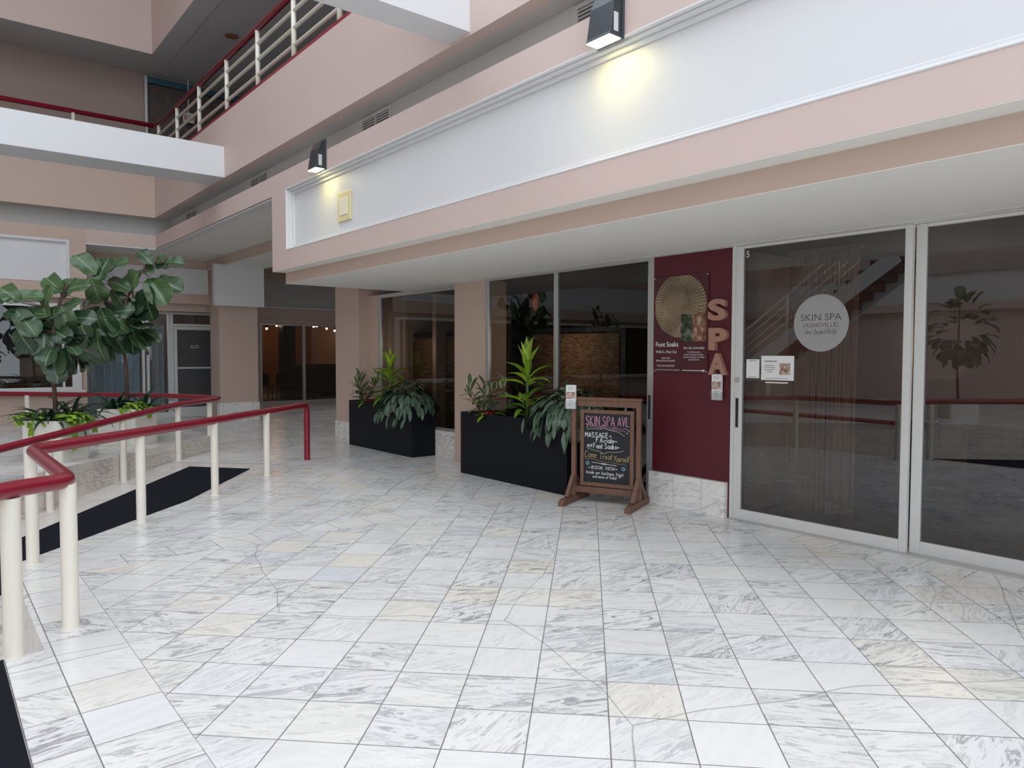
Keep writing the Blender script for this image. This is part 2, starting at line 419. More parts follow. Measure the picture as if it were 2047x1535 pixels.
def hand(mb, txt, x, y, h, wd, M, slant=0, sx=.62, width=None, rise=0):
    adv = sum(WD.get(c, 5.4 if c.islower() else 7.0) for c in txt)
    u = h/7; ux = u*sx if width is None else width/adv
    cx = x
    for c in txt:
        if c in GL:
            for st in GL[c].split('|'):
                pts = [(int(q[0]), int(q[1])-2) for q in st.split()]
                P = [(cx+px*ux*.84+py*u*slant, y+py*u+(cx-x)*rise) for px, py in pts]
                if c in 'AEFHIKLMNTVWYvwkx':
                    for s0, s1 in zip(P, P[1:]): strokes(mb, [s0, s1], wd, M)
                else: strokes(mb, chaikin(P, 2), wd, M)
        cx += WD.get(c, 5.4 if c.islower() else 7.0)*ux
    return cx

# leaves ------------------------------------------------------------
def leaf(mb, base, dirv, nrm, L, W, prof, droop=.3, fold=.25, curl=0.0, tone=.5, nu=4, nv=7, wav=0.0, rnd=random):
    d = Vector(dirv).normalized(); n = Vector(nrm); n = (n-d*n.dot(d))
    if n.length < 1e-3: n = Vector((0, 0, 1))-d*d.z
    n.normalize(); sdv = d.cross(n)
    vs = []; uvs = []; ph = rnd.random()*6
    p = Vector(base); ang = 0.0
    for i in range(nv+1):
        t = i/nv; wd = W*prof(t)
        dd = (d*math.cos(ang)-n*math.sin(ang)); nn = (n*math.cos(ang)+d*math.sin(ang))
        for j in range(nu+1):
            s = j/nu*2-1
            off = abs(s)*fold*wd + wav*math.sin(ph+t*11+s*2)*abs(s)*W*.5 - curl*s*s*wd
            vs.append(p+sdv*s*wd/2+nn*off); uvs.append((j/nu, t))
        p = p+dd*(L/nv); ang += droop/nv
        # gravity pull
    fs = [(i*(nu+1)+j, i*(nu+1)+j+1, (i+1)*(nu+1)+j+1, (i+1)*(nu+1)+j) for i in range(nv) for j in range(nu)]
    mb.add(vs, fs, uvs, tone)
P_OVAL = lambda t: max(.02, math.sin(math.pi*min(1, t*.97+.01))**.75)
P_LANCE = lambda t: max(.02, (math.sin(math.pi*t**.7))**.9*(1-.25*t))
P_STRAP = lambda t: max(.03, min(1, t*5+.35)*(1-t**3.2))
P_FIG = lambda t: max(.03, ((.60+.62*t-.5*(t-.3)**2) if t < .66 else (.60+.62*.66-.5*.36**2)*math.sqrt(max(0, 1-((t-.66)/.345)**2)))*min(1, t*7+.1))
P_HEART = lambda t: max(.02, math.sqrt(max(0, min(1, t*6)))*(1-t)**.62*1.25)

# ================================================================== SETTING
ZS = 2.345; XF = 3.572; YC = 9.355; YF = 15.4; XR = 3.748; XW = 5.42
# floor with the cut-out for the sunken ramp
fl = MB()
A0 = (3.62, 9.04)
outer = [(12, -7), (12, 26), (5.8, 26), (5.8, 17.4), (-9.5, 17.4), (-9.5, 15.0), (.9, 14.6), (3.26, 11.0), (3.26, 10.94), (3.62+.0, 11.30)]
# main slab: right of the ramp edge and back to the far hall
poly = [(12, -7), (12, 26), (5.0, 26), (3.62, 11.30), (2.50, 10.17), (2.50, 10.17), (3.62, 9.04), (.42, 5.84), (.42, 4.07), (.26, 4.07), (-9.5, -5.7), (-9.5, -7)]
main = [(12, -7), (12, 26), (-9.5, 26), (-9.5, 17.0), (3.26, 17.0), (3.26, 10.955), (2.485, 10.18), (3.62, 9.04), (.42, 5.84), (.42, 4.07), (.26, 4.07), (-9.5, -5.69), (-9.5, -7)]
fl.prism(main, -.75, 0)
fl.box(-9.5, 12, -7, 26, -.85, -.76)
struct('floor', fl, FLOOR, 'pale veined marble tile floor laid diagonally with straight border strips')
# ramp surface, falling 1:13 along the (1,1) direction from s0
S0 = 8.95; K2 = math.sqrt(2)
def rz_(s_): return -(S0-s_)/13 if s_ < S0 else 0
def diag(s_, k, z): return ((s_*K2-k)/2, (s_*K2+k)/2, z)
rp = MB()
sl = -1.0
top = [diag(S0, 5.40, -.001), diag(S0, 7.72, -.001), diag(sl, 7.72, rz_(sl)), diag(sl, 5.40, rz_(sl))]
rp.loop3([(a, b, c-.1) for a, b, c in top][::-1], top[::-1])
struct('floor', rp, RAMPM, 'marble ramp sloping down between the two red handrails')
lw = MB(); lw.box(-9.5, .42, 4.07, 5.9, -.62, -.42)
lw.prism([(.42, 4.07), (.26, 4.07), (-9.5, -5.69), (-9.5, 4.07)], -.62, -.42)
struct('floor', lw, RAMPM, 'lower marble landing beside the near railing')
# raised planter platform with tiled riser
pf = MB()
plat = [(3.23, 10.93), (3.2, 11.9), (.95, 14.5), (-9.5, 14.5), (-9.5, -1.8)]
pf.prism(plat, -.95, .2245)
struct('floor', pf, [STEPM], 'raised marble platform edge beside the ramp')
pt = MB(); pt.prism(plat, .2245, .232)
struct('floor', pt, FLOOR, 'polished marble top of the raised platform')
pb = MB(); pb.prism([(-9.5, 14.5), (.95, 14.5), (2.39, 15.4), (2.39, 15.7), (-9.5, 15.7)], -.1, .12)
struct('floor', pb, FLOOR, 'low marble step along the left shop front')

# ---- right hand building: shop fascia, soffit, columns
fa = MB()
fa.box(XF, XR, -6, YC, 2.489, 2.715)                # pink lower band
fa.box(XF, XR, -6, YC, 3.482, 3.708)                # pink upper band
fa.box(XF, XR, 8.89, YC, 2.715, 3.482)              # left end
fa.box(XR+.002, 3.95, -6, YC, 2.715, 3.708)
fz = MB(); fz.box(XR, 3.95, -6, YC, ZS, 2.7145)      # set back riser
struct('trim_20', fz, BEIGE, 'beige riser stepping down from the fascia to the soffit')
struct('wall_right', fa, PINK, 'pink painted fascia over the spa shop front')
sp = MB(); sp.box(XR-.001, XR-.0005+.0, -6, 8.89, 2.715, 3.482)
sp = MB(); sp.box(3.672, XR, -6, 8.89, 2.715, 3.482)
struct('trim_1', sp, WHITE, 'long white recessed sign panel in the fascia')
tr = MB()
def frame_x(mb, x, xo, y0, y1, z0, z1, w):          # picture-frame moulding on a face x=const
    mb.box(x, xo, y0, y1, z0, z0+w); mb.box(x, xo, y0, y1, z1-w, z1)
    mb.box(x, xo, y1-w, y1, z0+w, z1-w); mb.box(x, xo, y0, y0+w, z0+w, z1-w)
frame_x(tr, XF-.006, 3.672, -6, 8.89, 2.715, 3.482, .014)
frame_x(tr, 3.60, 3.672, -6, 8.876, 2.729, 3.468, .018)
frame_x(tr, 3.645, 3.672, -6, 8.858, 2.747, 3.450, .035)
struct('trim_2', tr, WHITE, 'white moulding round the long sign panel', bevel=.006)
so = MB(); so.box(XR+.001, XW+.4, -6, YC-.002, ZS-.004, ZS+.05); 
so.box(XF+.002, XR, -6, YC-.002, 2.4845, 2.489)
struct('ceiling', so, SOFFIT, 'pale soffit over the spa shop front')
tk = MB(); tk.box(5.30, 5.34, -1, YC-.1, ZS-.009, ZS-.003)
struct('trim_3', tk, ALUW, 'thin metal track along the soffit by the glazing')
# back of shop box
bx = MB(); bx.box(3.95, 9.0, -6, YC, ZS+.05, 3.70)
struct('wall_right_core', bx, PINK, 'solid end of the shop fascia above the passage')
# columns and wall pieces on the shop front line
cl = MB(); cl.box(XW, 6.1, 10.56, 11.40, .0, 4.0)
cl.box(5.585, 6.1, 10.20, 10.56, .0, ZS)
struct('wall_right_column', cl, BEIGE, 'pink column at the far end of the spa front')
cb = MB(); cb.box(XW-.012, 6.11, 10.55, 11.412, 0, .30)
struct('baseboard_right_column', cb, MARBLE, 'marble base of the pink column at the far end')
c2 = MB(); c2.box(XW+.02, 5.75, 7.20, 7.90, 0, ZS)
struct('wall_right_pier', c2, BEIGE, 'pink pier between the two black planters')
sb = MB(); sb.box(5.56, 5.75, 7.90, 10.2, 0, .36)
struct('baseboard_right_sill', sb, MARBLE, 'marble slabs under the far spa window')
rd = MB(); rd.box(XW, 5.62, 3.655, 4.535, .0, ZS)
struct('wall_right_red', rd, MAROON, 'maroon painted wall between the spa doors')
rb = MB(); rb.box(XW-.05, XW, 3.69, 4.535, 0, .31)
struct('baseboard_right_red', rb, MARBLE, 'marble slabs at the foot of the maroon wall')
we = MB(); we.box(XW, 5.62, -6, .75, 0, ZS)
struct('wall_right_end', we, BEIGE, 'pink wall beyond the sliding doors')

# ---- balcony band, vent wall, second floor
bl = MB()
bl.box(XF, XF+.13, -6, YF, 4.05, 4.985)
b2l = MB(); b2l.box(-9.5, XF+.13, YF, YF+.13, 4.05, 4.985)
struct('wall_balcony_far', b2l, BEIGE, 'pink balcony parapet on the far side of the court')  # beige here puts the far side's dimmer, warmer light into the colour
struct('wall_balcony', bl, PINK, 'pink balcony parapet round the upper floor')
sl2 = MB(); sl2.box(XF+.13, 9.5, -6, 17.3, 4.05, 4.20); sl2.box(-9.5, XF+.13, YF+.13, 17.3, 4.05, 4.20)
struct('ceiling_balcony', sl2, GREYP, 'grey underside of the balcony')
vw = MB(); vw.box(3.888, 4.0, -6, 15.71, 3.66, 4.05); vw.box(-9.5, 4.0, 15.71, 15.8, 3.66, 4.05)
struct('wall_vent_strip', vw, GREYP, 'grey recessed strip holding the air vents')
ledge = MB(); ledge.box(XF+.18, 3.888, -6, YF, 3.655, 3.69); ledge.box(-9.5, XF, YF+.15, 15.71, 3.655, 3.69)
struct('trim_4', ledge, GREYP, 'ledge on top of the shop fascia')
# fascia beam over the passage and its recess
fb = MB(); fb.box(XF, XF+.10, YC, YF, 3.455, 3.708); fb.box(2.39, XF+.1, YF, YF+.1, 3.455, 3.708)
struct('wall_passage_fascia', fb, PINK, 'pink fascia beam over the open passage')
ft = MB(); ft.box(XF+.02, XF+.16, YC, YF-.02, 3.43, 3.456); ft.box(2.39, XF, YF+.0, YF+.14, 3.43, 3.456)
struct('trim_5', ft, WHITE, 'white lip under the passage fascia')
rs = MB(); rs.box(XF+.02, 4.9, YC, 16.71, 3.45, 3.52); rs.box(2.39, XF+.02, YF+.1, 16.71, 3.45, 3.52)
rs.box(4.905, 5.80, YC, 16.71, 3.254, 3.30)
struct('ceiling_passage', rs, SOFFIT, 'pale stepped soffit over the passage')
rr = MB(); rr.box(4.895, 4.905, YC, 16.71, 3.254, 3.46); rr.box(2.39, 4.9, 16.70, 16.71, 3.25, 3.46)
struct('trim_6', rr, BEIGE, 'pink step in the passage soffit')
# far building
fw = MB()
fw.box(-9.5, 2.39, YF, YF+.2, 2.43, 2.71); fw.box(-9.5, 2.39, YF, YF+.2, 3.48, 3.708); fw.box(2.12, 2.39, YF, YF+.2, 2.71, 3.48)
fw.box(-9.5, 2.39, YF+.1, YF+.2, 2.6, 3.6)
fw.box(-9.5, 2.39, YF+.2, 17.4, 2.432, 3.66)
fw.box(2.30, 2.39, 15.6, 17.4, 0, 2.45)
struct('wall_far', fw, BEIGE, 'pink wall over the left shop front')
fp = MB(); fp.box(-9.5, 2.12, YF+.05, YF+.1, 2.71, 3.48)
struct('trim_7', fp, WHITE, 'white sign panel over the left shop window')
def frame_y(mb, y, yo, x0, x1, z0, z1, w):
    mb.box(x0, x1, y, yo, z0, z0+w); mb.box(x0, x1, y, yo, z1-w, z1)
    mb.box(x0, x0+w, y, yo, z0+w, z1-w); mb.box(x1-w, x1, y, yo, z0+w, z1-w)
f7 = MB(); frame_y(f7, YF-.01, YF+.06, -2, 2.12, 2.71, 3.48, .045)
struct('trim_8', f7, WHITE, 'white moulding round the left sign panel')
wl = MB(); wl.box(-9.5, 2.30, 15.6, 15.75, 0, .74); wl.box(-9.5, 2.30, 15.6, 15.75, 2.295, 2.43)
struct('wall_far_window', wl, BEIGE, 'pink wall under the left shop window')
dr = MB(); dr.box(2.39, 5.8, 16.71, 16.9, 2.50, 3.25); dr.box(2.39, 5.8, 16.9, 17.45, 2.34, 3.3)
dr.box(5.30, 5.8, 17.1, 17.5, 0, 2.5)
struct('wall_far_recess', dr, BEIGE, 'pink wall over the curtained shop front and its door')
dp = MB(); dp.box(2.39, 4.92, 16.69, 16.71, 2.71, 3.25)
struct('trim_9', dp, WHITE, 'white sign panel over the curtained shop front')
d9 = MB(); frame_y(d9, 16.665, 16.69, 2.39, 4.92, 2.71, 3.25, .04)
struct('trim_10', d9, WHITE, 'white moulding round the panel over the curtained front')
fc = MB(); fc.box(4.82, 5.62, 15.62, 15.74, 0, 3.25); fc.box(4.96, 5.60, 15.73, 16.71, 0, 3.252)
struct('wall_far_column', fc, BEIGE, 'pink column with marble base left of the dark lounge')
fcb = MB(); fcb.box(4.80, 5.64, 15.60, 15.76, 0, .385)
struct('baseboard_far_column', fcb, MARBLE, 'marble base of the far pink column')
fbx = MB(); fbx.box(4.675, 5.69, 15.4, 15.54, 2.41, 3.254); fbx.box(4.80, 5.64, 15.54, 15.76, 2.41, 3.2535)
struct('trim_11', fbx, WHITE, 'white boxed bulkhead on top of the far pink column')
# far hall
fh = MB(); fh.box(5.8, 11, 20.6, 20.75, 2.29, 2.73); fh.box(5.8, 11, 20.6, 20.75, 3.57, 4.0); fh.box(5.8, 7.47, 20.6, 20.75, 0, 2.29)
fh.box(5.7, 5.8, 16.7, 20.75, 0, 3.9)
fh.box(5.8, 11, 20.56, 20.6, 2.30, 2.39)
struct('wall_hall', fh, BEIGE, 'pink wall over the dark lounge front')
fh2 = MB(); fh2.box(5.8, 11, 20.62, 20.75, 2.73, 3.57)
struct('trim_12', fh2, GREYP, 'grey sign panel over the dark lounge')
fh3 = MB(); fh3.box(5.8, 11, 20.56, 20.62, 2.73, 2.77)
struct('trim_13', fh3, WHITE, 'white sill moulding under the grey panel')
hc = MB(); hc.box(5.8, 11, YC, 20.75, 3.85, 3.95)
struct('ceiling_hall', hc, GREYP, 'grey ceiling of the passage hall')
hw = MB(); hw.box(11.05, 11.15, YC, 26, 0, 4); hw.box(6.1, 11, YC, YC+.1, 0, 3.9); hw.box(5.8, 11, 25.5, 25.6, 0, 4)
struct('wall_hall_side', hw, BEIGE, 'pink side wall of the passage hall')
# second floor
up = MB(); up.box(-9.5, 9.5, 16.62, 16.8, 4.2, 7.3)
up.box(9.4, 9.5, -6, 16.6, 4.2, 7.3)
struct('wall_upper', up, TAUPE, 'taupe wall behind the upper balcony')
mu_m, nt, b = nmat('mural_paint'); g = G(nt)
nz = g.noise(g.objco(), 2.6, 6, .7, 1.2)
nt.links.new(g.ramp(nz, [(.2, (.035, .03, .03)), (.42, (.10, .05, .045)), (.5, (.05, .055, .05)), (.6, (.13, .07, .055)), (.8, (.035, .06, .035))]), b.inputs['Base Color']); b.inputs['Roughness'].default_value = .8
TEAL = plain('teal_paint', (.02, .075, .10), .6)
mm = MB(); mm.box(3.72, 9.35, 16.58, 16.615, 4.21, 7.12)
mural = mm.build('mural', mu_m); tag(mural, 'dark faded mural on the upper back wall behind the balcony', 'mural')
mm = MB(); mm.box(3.72, 6.2, 16.50, 16.55, 6.99, 7.12); mm.build('painted_border', TEAL, mural)['label'] = 'teal painted border along the top'
mm = MB(); mm.tube([(3.70, 16.5, 4.2), (3.70, 16.5, 7.1)], .03, 10)
struct('trim_14', mm, GREYP, 'thin vertical pipe at the edge of the mural wall')
uc = MB(); uc.box(XF+.36, 9.5, -6, 16.7, 7.19, 7.35); uc.box(-9.5, XF+.36, 15.95, 16.7, 7.19, 7.35)
uc.box(XF+.001, XF+.36, -6, YF-.002, 7.171, 7.30); uc.box(-9.5, XF+.36, YF+.001, 15.95, 7.171, 7.30)
struct('ceiling_upper', uc, DARKP, 'grey ceiling over the upper balcony')
u3 = MB(); u3.box(XF, XF+.13, -6, YF, 7.175, 10.3); u3.box(-9.5, XF+.13, YF, YF+.13, 7.175, 10.3)
struct('wall_top', u3, PINK, 'pink parapet of the top floor')
be = MB(); be.box(-9.5, XF, 11.23, 11.87, 4.053, 4.507)
struct('trim_15', be, WHITE, 'white beam crossing the court to the balcony')
be = MB(); be.box(-9.5, XF, 4.96, 5.27, 4.078, 4.65)
struct('trim_16', be, WHITE, 'white beam overhead near the wall lights')
# court enclosure out of view: roof with its glazed opening, back and left walls
ro = MB(); ro.box(-9.5, -6.5, -6, YF, 10.15, 10.3); ro.box(3.45, XF, -6, YF, 10.15, 10.3); ro.box(-6.5, 3.45, 9.4, YF, 10.15, 10.3); ro.box(-6.5, 3.45, -6, -5, 10.15, 10.3)
struct('ceiling_roof', ro, WHITE, 'roof round the skylight')
lf = MB(); lf.box(-9.6, -9.5, -6, 17, -.6, 2.55); lf.box(-9.6, -9.5, -6, 17, 3.7, 10.3)
lf.box(-9.5, -9.3, -6, 17, 2.55, 2.75); lf.box(-9.5, -9.3, -6, 17, 3.5, 4.6)
struct('wall_left', lf, PINK, 'pink wall across the court')
lf2 = MB(); lf2.box(-9.5, -9.38, -6, 17, 2.75, 3.5)
struct('trim_17', lf2, WHITE, 'white panel across the court')
bw = MB(); bw.box(-9.6, 12, -6.1, -6, 0, .12); bw.box(3.4, 12, -6.1, -6, 0, 10.3); bw.box(-9.6, 3.4, -6.1, -6, 9.9, 10.3)
for xx in (-9.6, -6.3, -3.1, .1, 3.2): bw.box(xx, xx+.2, -6.15, -6, .12, 9.9)
struct('wall_back', bw, PINK, 'pink wall behind the viewer')

# ---- rooms behind the glass
rm = MB(); rm.box(8.9, 9.0, -1, YC, 0, ZS); rm.box(XW+.3, 9, .35, .45, 0, ZS); rm.box(5.62, 8.9, 3.70, 3.78, 0, ZS)
rm.box(5.62, 9, YC+.95, YC+1.05, 0, ZS)
struct('wall_shop', rm, INTW, 'brown wall inside the spa')
rm = MB(); rm.box(7.6, 7.7, 3.8, YC+.9, 0, ZS); 
struct('wall_shop_dark', rm, INTD, 'dark partition inside the spa')
rm = MB(); rm.box(XW+.2, 9, .45, YC+.9, ZS-.01, ZS+.04)
struct('ceiling_shop', rm, INTD, 'dark ceiling inside the spa')
rm = MB(); rm.box(XW+.25, 8.9, .45, YC+.9, 0, .012)
struct('floor_shop', rm, INTF, 'dark floor inside the spa')
rm = MB(); rm.box(-9.5, 2.3, 16.55, 16.6, 0, 2.4); 
struct('wall_shop_left', rm, INTW, 'back wall inside the left shop window')
rm = MB(); rm.box(2.39, 5.7, 18.4, 18.5, 0, 2.4); struct('wall_shop_far', rm, INTD, 'dark wall inside the curtained shop')

# ---- glazing
def pane(mb, x0, x1, y0, y1, z0, z1): mb.box(x0, x1, y0, y1, z0, z1)
# far spa window (recessed)
W1 = sroot('window_1', 'tall fixed spa window behind the far black planter')
q = MB(); q.box(5.575, 5.625, 7.90, 7.93, .36, ZS); q.box(5.575, 5.625, 10.14, 10.2, .36, ZS); q.box(5.575, 5.625, 7.93, 10.14, .36, .40); q.box(5.575, 5.625, 7.93, 10.14, 2.29, ZS)
q.build('window_frame', ALU, W1, bevel=.003)
q = MB(); q.box(5.595, 5.603, 7.93, 10.14, .40, 2.29); q.build('window_glass', GLASSD, W1)
# middle spa window: two sliding panes
W2 = sroot('window_2', 'pair of sliding glass panels behind the near black planter')
q = MB(); 
for y0, y1 in ((7.14, 7.20), (5.89, 5.95), (4.535, 4.61)): q.box(XW, XW+.05, y0, y1, .0, ZS)
q.box(XW+.002, XW+.048, 4.61, 7.14, 0, .08); q.box(XW+.002, XW+.048, 4.61, 7.14, 2.315, ZS)
q.build('window_frame', ALU, W2, bevel=.004)
q = MB(); q.box(XW+.02, XW+.028, 4.61, 5.89, .08, 2.315); q.build('window_glass', GLASSD, W2)
q = MB(); q.box(XW+.022, XW+.03, 5.95, 7.14, .08, 2.315); q.build('window_glass', GLASSD, W2)
q = MB(); q.box(XW-.008, XW, 4.565, 4.585, .80, 1.03); q.build('door_handle', BLACK, W2)
q = MB(); q.disc((XW-.001, 4.572, 1.20), (-1, 0, 0), .018, .012, 20); q.build('lock', ALU, W2, smooth=False)
# sliding doors with logo
D1 = sroot('door_1', 'sliding glass spa door with round frosted logo')
q = MB(); q.box(5.40, 5.445, 3.555, 3.625, .01, ZS-.006); q.box(5.40, 5.445, 2.205, 2.255, .01, ZS-.006)
q.box(5.402, 5.443, 2.255, 3.555, .01, .10); q.box(5.402, 5.443, 2.255, 3.555, 2.315, ZS-.006)
q.build('door_frame', ALUW, D1, bevel=.004)
q = MB(); q.box(5.418, 5.426, 2.255, 3.555, .10, 2.315); q.build('door_glass', GLASS, D1)
q = MB(); q.box(5.392, 5.40, 3.583, 3.605, .80, 1.05); q.build('door_handle', BLACK, D1)
q = MB(); q.disc((5.401, 3.594, 1.205), (-1, 0, 0), .02, .014, 20); q.build('lock', ALU, D1)
q = MB(); q.box(5.40, 5.47, 3.625, 3.66, 0, ZS-.004); struct('trim_18', q, ALUW, 'aluminium door jamb beside the maroon wall')
D2 = sroot('door_2', 'right hand sliding glass door, plain')
q = MB(); q.box(5.448, 5.50, 2.13, 2.20, .01, ZS-.006); q.box(5.448, 5.50, .75, .83, .01, ZS-.006)
q.box(5.45, 5.498, .83, 2.13, .01, .10); q.box(5.45, 5.498, .83, 2.13, 2.315, ZS-.006)
q.build('door_frame', ALUW, D2, bevel=.004)
q = MB(); q.box(5.47, 5.478, .83, 2.13, .10, 2.315); q.build('door_glass', GLASS, D2)
q = MB(); q.box(5.38, 5.52, .75, 3.66, .0, .012); struct('trim_19', q, ALU, 'aluminium sill track of the sliding doors')
# left shop window
W3 = sroot('window_3', 'white framed shop window on the far left')
q = MB(); q.box(2.14, 2.29, 15.5, 15.6, .74, 2.32); q.box(1.99, 2.03, 15.52, 15.58, .80, 2.26); q.box(-9.5, 2.14, 15.5, 15.6, 2.26, 2.33); q.box(-9.5, 2.14, 15.5, 15.6, .74, .80)
q.build('window_frame', ALUW, W3, bevel=.004)
q = MB(); q.box(-9.5, 2.14, 15.55, 15.556, .80, 2.26); q.build('window_glass', GLASSD, W3)
q = MB(); q.box(-9.5, 2.34, 15.42, 15.5, .70, .745); q.build('window_sill', ALUW, W3, bevel=.004)
# curtained shop front
W4 = sroot('window_4', 'tall curtained shop windows left of the grey door')
q = MB(); q.box(2.39, 4.27, 17.26, 17.34, 2.29, 2.34); q.box(2.39, 4.27, 17.26, 17.34, 0, .12)
for x in (2.39, 3.70, 3.79, 4.22): q.box(x, x+.05, 17.26, 17.34, .12, 2.29)
q.build('window_frame', ALUW, W4, bevel=.004)
for a, b_ in ((2.44, 3.70), (3.84, 4.22)):
    q = MB(); q.box(a, b_, 17.30, 17.306, .12, 2.29); q.build('window_glass', GLASSC, W4)
D3 = sroot('door_3', 'grey patterned glass door with white frame')
q = MB(); q.box(4.27, 4.33, 17.24, 17.34, 0, 2.33); q.box(5.22, 5.29, 17.24, 17.34, 0, 2.33); q.box(4.33, 5.22, 17.24, 17.34, 2.29, 2.33); q.box(4.33, 5.22, 17.24, 17.34, 2.03, 2.08)
q.build('door_jamb', ALUW, D3, bevel=.004)
q = MB(); q.box(4.34, 4.41, 17.25, 17.30, .02, 2.02); q.box(5.13, 5.21, 17.25, 17.30, .02, 2.02); q.box(4.41, 5.13, 17.25, 17.30, .02, .22); q.box(4.41, 5.13, 17.25, 17.30, 1.95, 2.02); q.box(4.41, 5.13, 17.25, 17.30, 1.08, 1.115)
q.build('door_leaf_frame', ALUW, D3, bevel=.004)
mt_, nt, b = nmat('patterned_dark_glass'); g = G(nt)
nt.links.new(g.ramp(g.noise(g.objco(), 45, 3, .7), [(.35, (.03, .031, .033)), (.7, (.12, .12, .122))]), b.inputs['Base Color']); b.inputs['Roughness'].default_value = .35
q = MB(); q.box(4.41, 5.13, 17.27, 17.28, .22, 1.08); q.box(4.41, 5.13, 17.27, 17.28, 1.115, 1.95); q.build('door_panel', mt_, D3)
q = MB(); q.box(4.33, 5.22, 17.29, 17.295, 2.08, 2.29); q.build('transom_glass', GLASSD, D3)
q = MB(); q.tube([(5.15, 17.24, .86), (5.15, 17.19, .86), (5.15, 17.19, 1.16), (5.15, 17.24, 1.16)], .012, 8); q.build('door_handle', ALU, D3)
q = MB(); q.box(4.70, 4.86, 17.262, 17.27, 1.545, 1.555); q.box(4.70, 4.86, 17.262, 17.27, 1.59, 1.60); q.box(4.70, 4.71, 17.262, 17.27, 1.545, 1.60); q.box(4.85, 4.86, 17.262, 17.27, 1.545, 1.60); q.build('mail_slot', ALUW, D3)
# lounge front
W5 = sroot('window_5', 'dark glazed lounge front at the end of the passage')
q = MB()
for a, b_ in ((7.47, 7.53), (8.74, 8.82), (10.1, 10.16)): q.box(a, b_, 20.58, 20.66, 0, 2.29)
q.box(7.53, 11, 20.59, 20.65, 2.24, 2.29); q.box(7.53, 11, 20.59, 20.65, 0, .05)
q.build('window_frame', ALU, W5)
for a, b_ in ((7.53, 8.74), (8.82, 10.1)):
    q = MB(); q.box(a, b_, 20.62, 20.626, .05, 2.24); q.build('window_glass', GLASSD, W5)
q = MB(); q.box(7, 11, 25.2, 25.3, 0, 3); q.box(7.3, 7.4, 20.8, 25.2, 0, 3)
struct('wall_lounge', q, BRNW, 'brown back wall of the dark lounge')
q = MB(); q.box(7.3, 11, 20.75, 25.3, 2.75, 2.85); struct('ceiling_lounge', q, INTD, 'dark ceiling of the lounge')
q = MB(); q.box(8.95, 9.35, 22.6, 23.0, 0, 2.75); struct('wall_lounge_column', q, NAVY, 'dark column inside the lounge')


# ================================================================== OBJECTS
# ---- wall lights on the fascia
def wall_light(y, z, label):
    t = thing('wall_light', label, 'wall light', (XF-.007, y, z), 0, None)
    w_ = .105
    prof = [(0, 0), (-.125, .0), (-.118, .02), (-.085, .22), (-.05, .30), (0, .32)]
    h = MB(); h.loop3([(x, -w_, zz) for x, zz in prof], [(x, w_, zz) for x, zz in prof])
    h.box(-.014, 0.0065, -w_-.012, w_+.012, -.01, .33)
    h.build('housing', FIX, t, bevel=.004)
    l = MB(); l.box(-.120, -.018, -w_+.004, w_-.004, -.008, .001); l.build('lens', LENS, t)
    s_ = MB(); s_.box(-.085, -.045, -w_-.0025, -w_, .03, .15); s_.build('sticker', STICK, t)
    d = bpy.data.lights.new('bulb', 'AREA'); d.shape = 'RECTANGLE'; d.size = .09; d.size_y = .19; d.energy = 1.5; d.color = (1, .84, .22); d.spread = R(165)
    lo = bpy.data.objects.new('bulb', d); COL.objects.link(lo); lo.parent = t; lo.location = (-.07, 0, -.012); lo.rotation_euler = (0, R(-8), 0)
    return t
wall_light(3.367, 3.463, 'slate grey wall light above the middle of the long white panel, nearer to the viewer')
wall_light(7.82, 3.495, 'slate grey wall light near the far end of the white panel, above the yellowed plate')
t = thing('wall_plate', 'yellowed plastic cover plate with cream centre on the white fascia panel', 'cover plate', (3.671, 7.45, 3.05))
q = MB(); q.box(-.02, .001, -.155, .155, -.16, .16); q.build('plate', PLATE, t, bevel=.008)
q = MB(); q.box(-.027, -.019, -.092, .092, -.095, .095); q.build('centre_insert', PLATE2, t, bevel=.003)

# ---- air vents
def vent(y0, y1, label):
    t = thing('air_vent', label, 'air vent', (3.888, (y0+y1)/2, 3.915), 0, None); h = (y1-y0)/2
    f = MB(); f.box(-.02, -.001, -h, h, .085, .115); f.box(-.02, -.001, -h, h, -.115, -.085); f.box(-.02, -.001, -h, -h+.03, -.085, .085); f.box(-.02, -.001, h-.03, h, -.085, .085); f.box(-.018, -.001, -.008, .008, -.085, .085)
    f.build('vent_frame', GREYP, t)
    b_ = MB(); b_.box(-.003, -.001, -h+.03, h-.03, -.085, .085); b_.build('vent_back', BLACK, t)
    s_ = MB()
    for k in range(6):
        z = -.07+k*.028; s_.bar((-.013, -h+.03, z), (-.013, h-.03, z), .016, .003, up=(.5, 0, .8))
    s_.build('grille', GREYP, t)
vent(3.45, 4.03, 'grey air vent behind the nearer wall light')
vent(6.80, 7.46, 'grey air vent between the two wall lights, under the balcony')
vent(10.28, 11.0, 'grey air vent left of the farther wall light')
vent(13.70, 14.42, 'grey air vent nearest the far inner corner of the court')

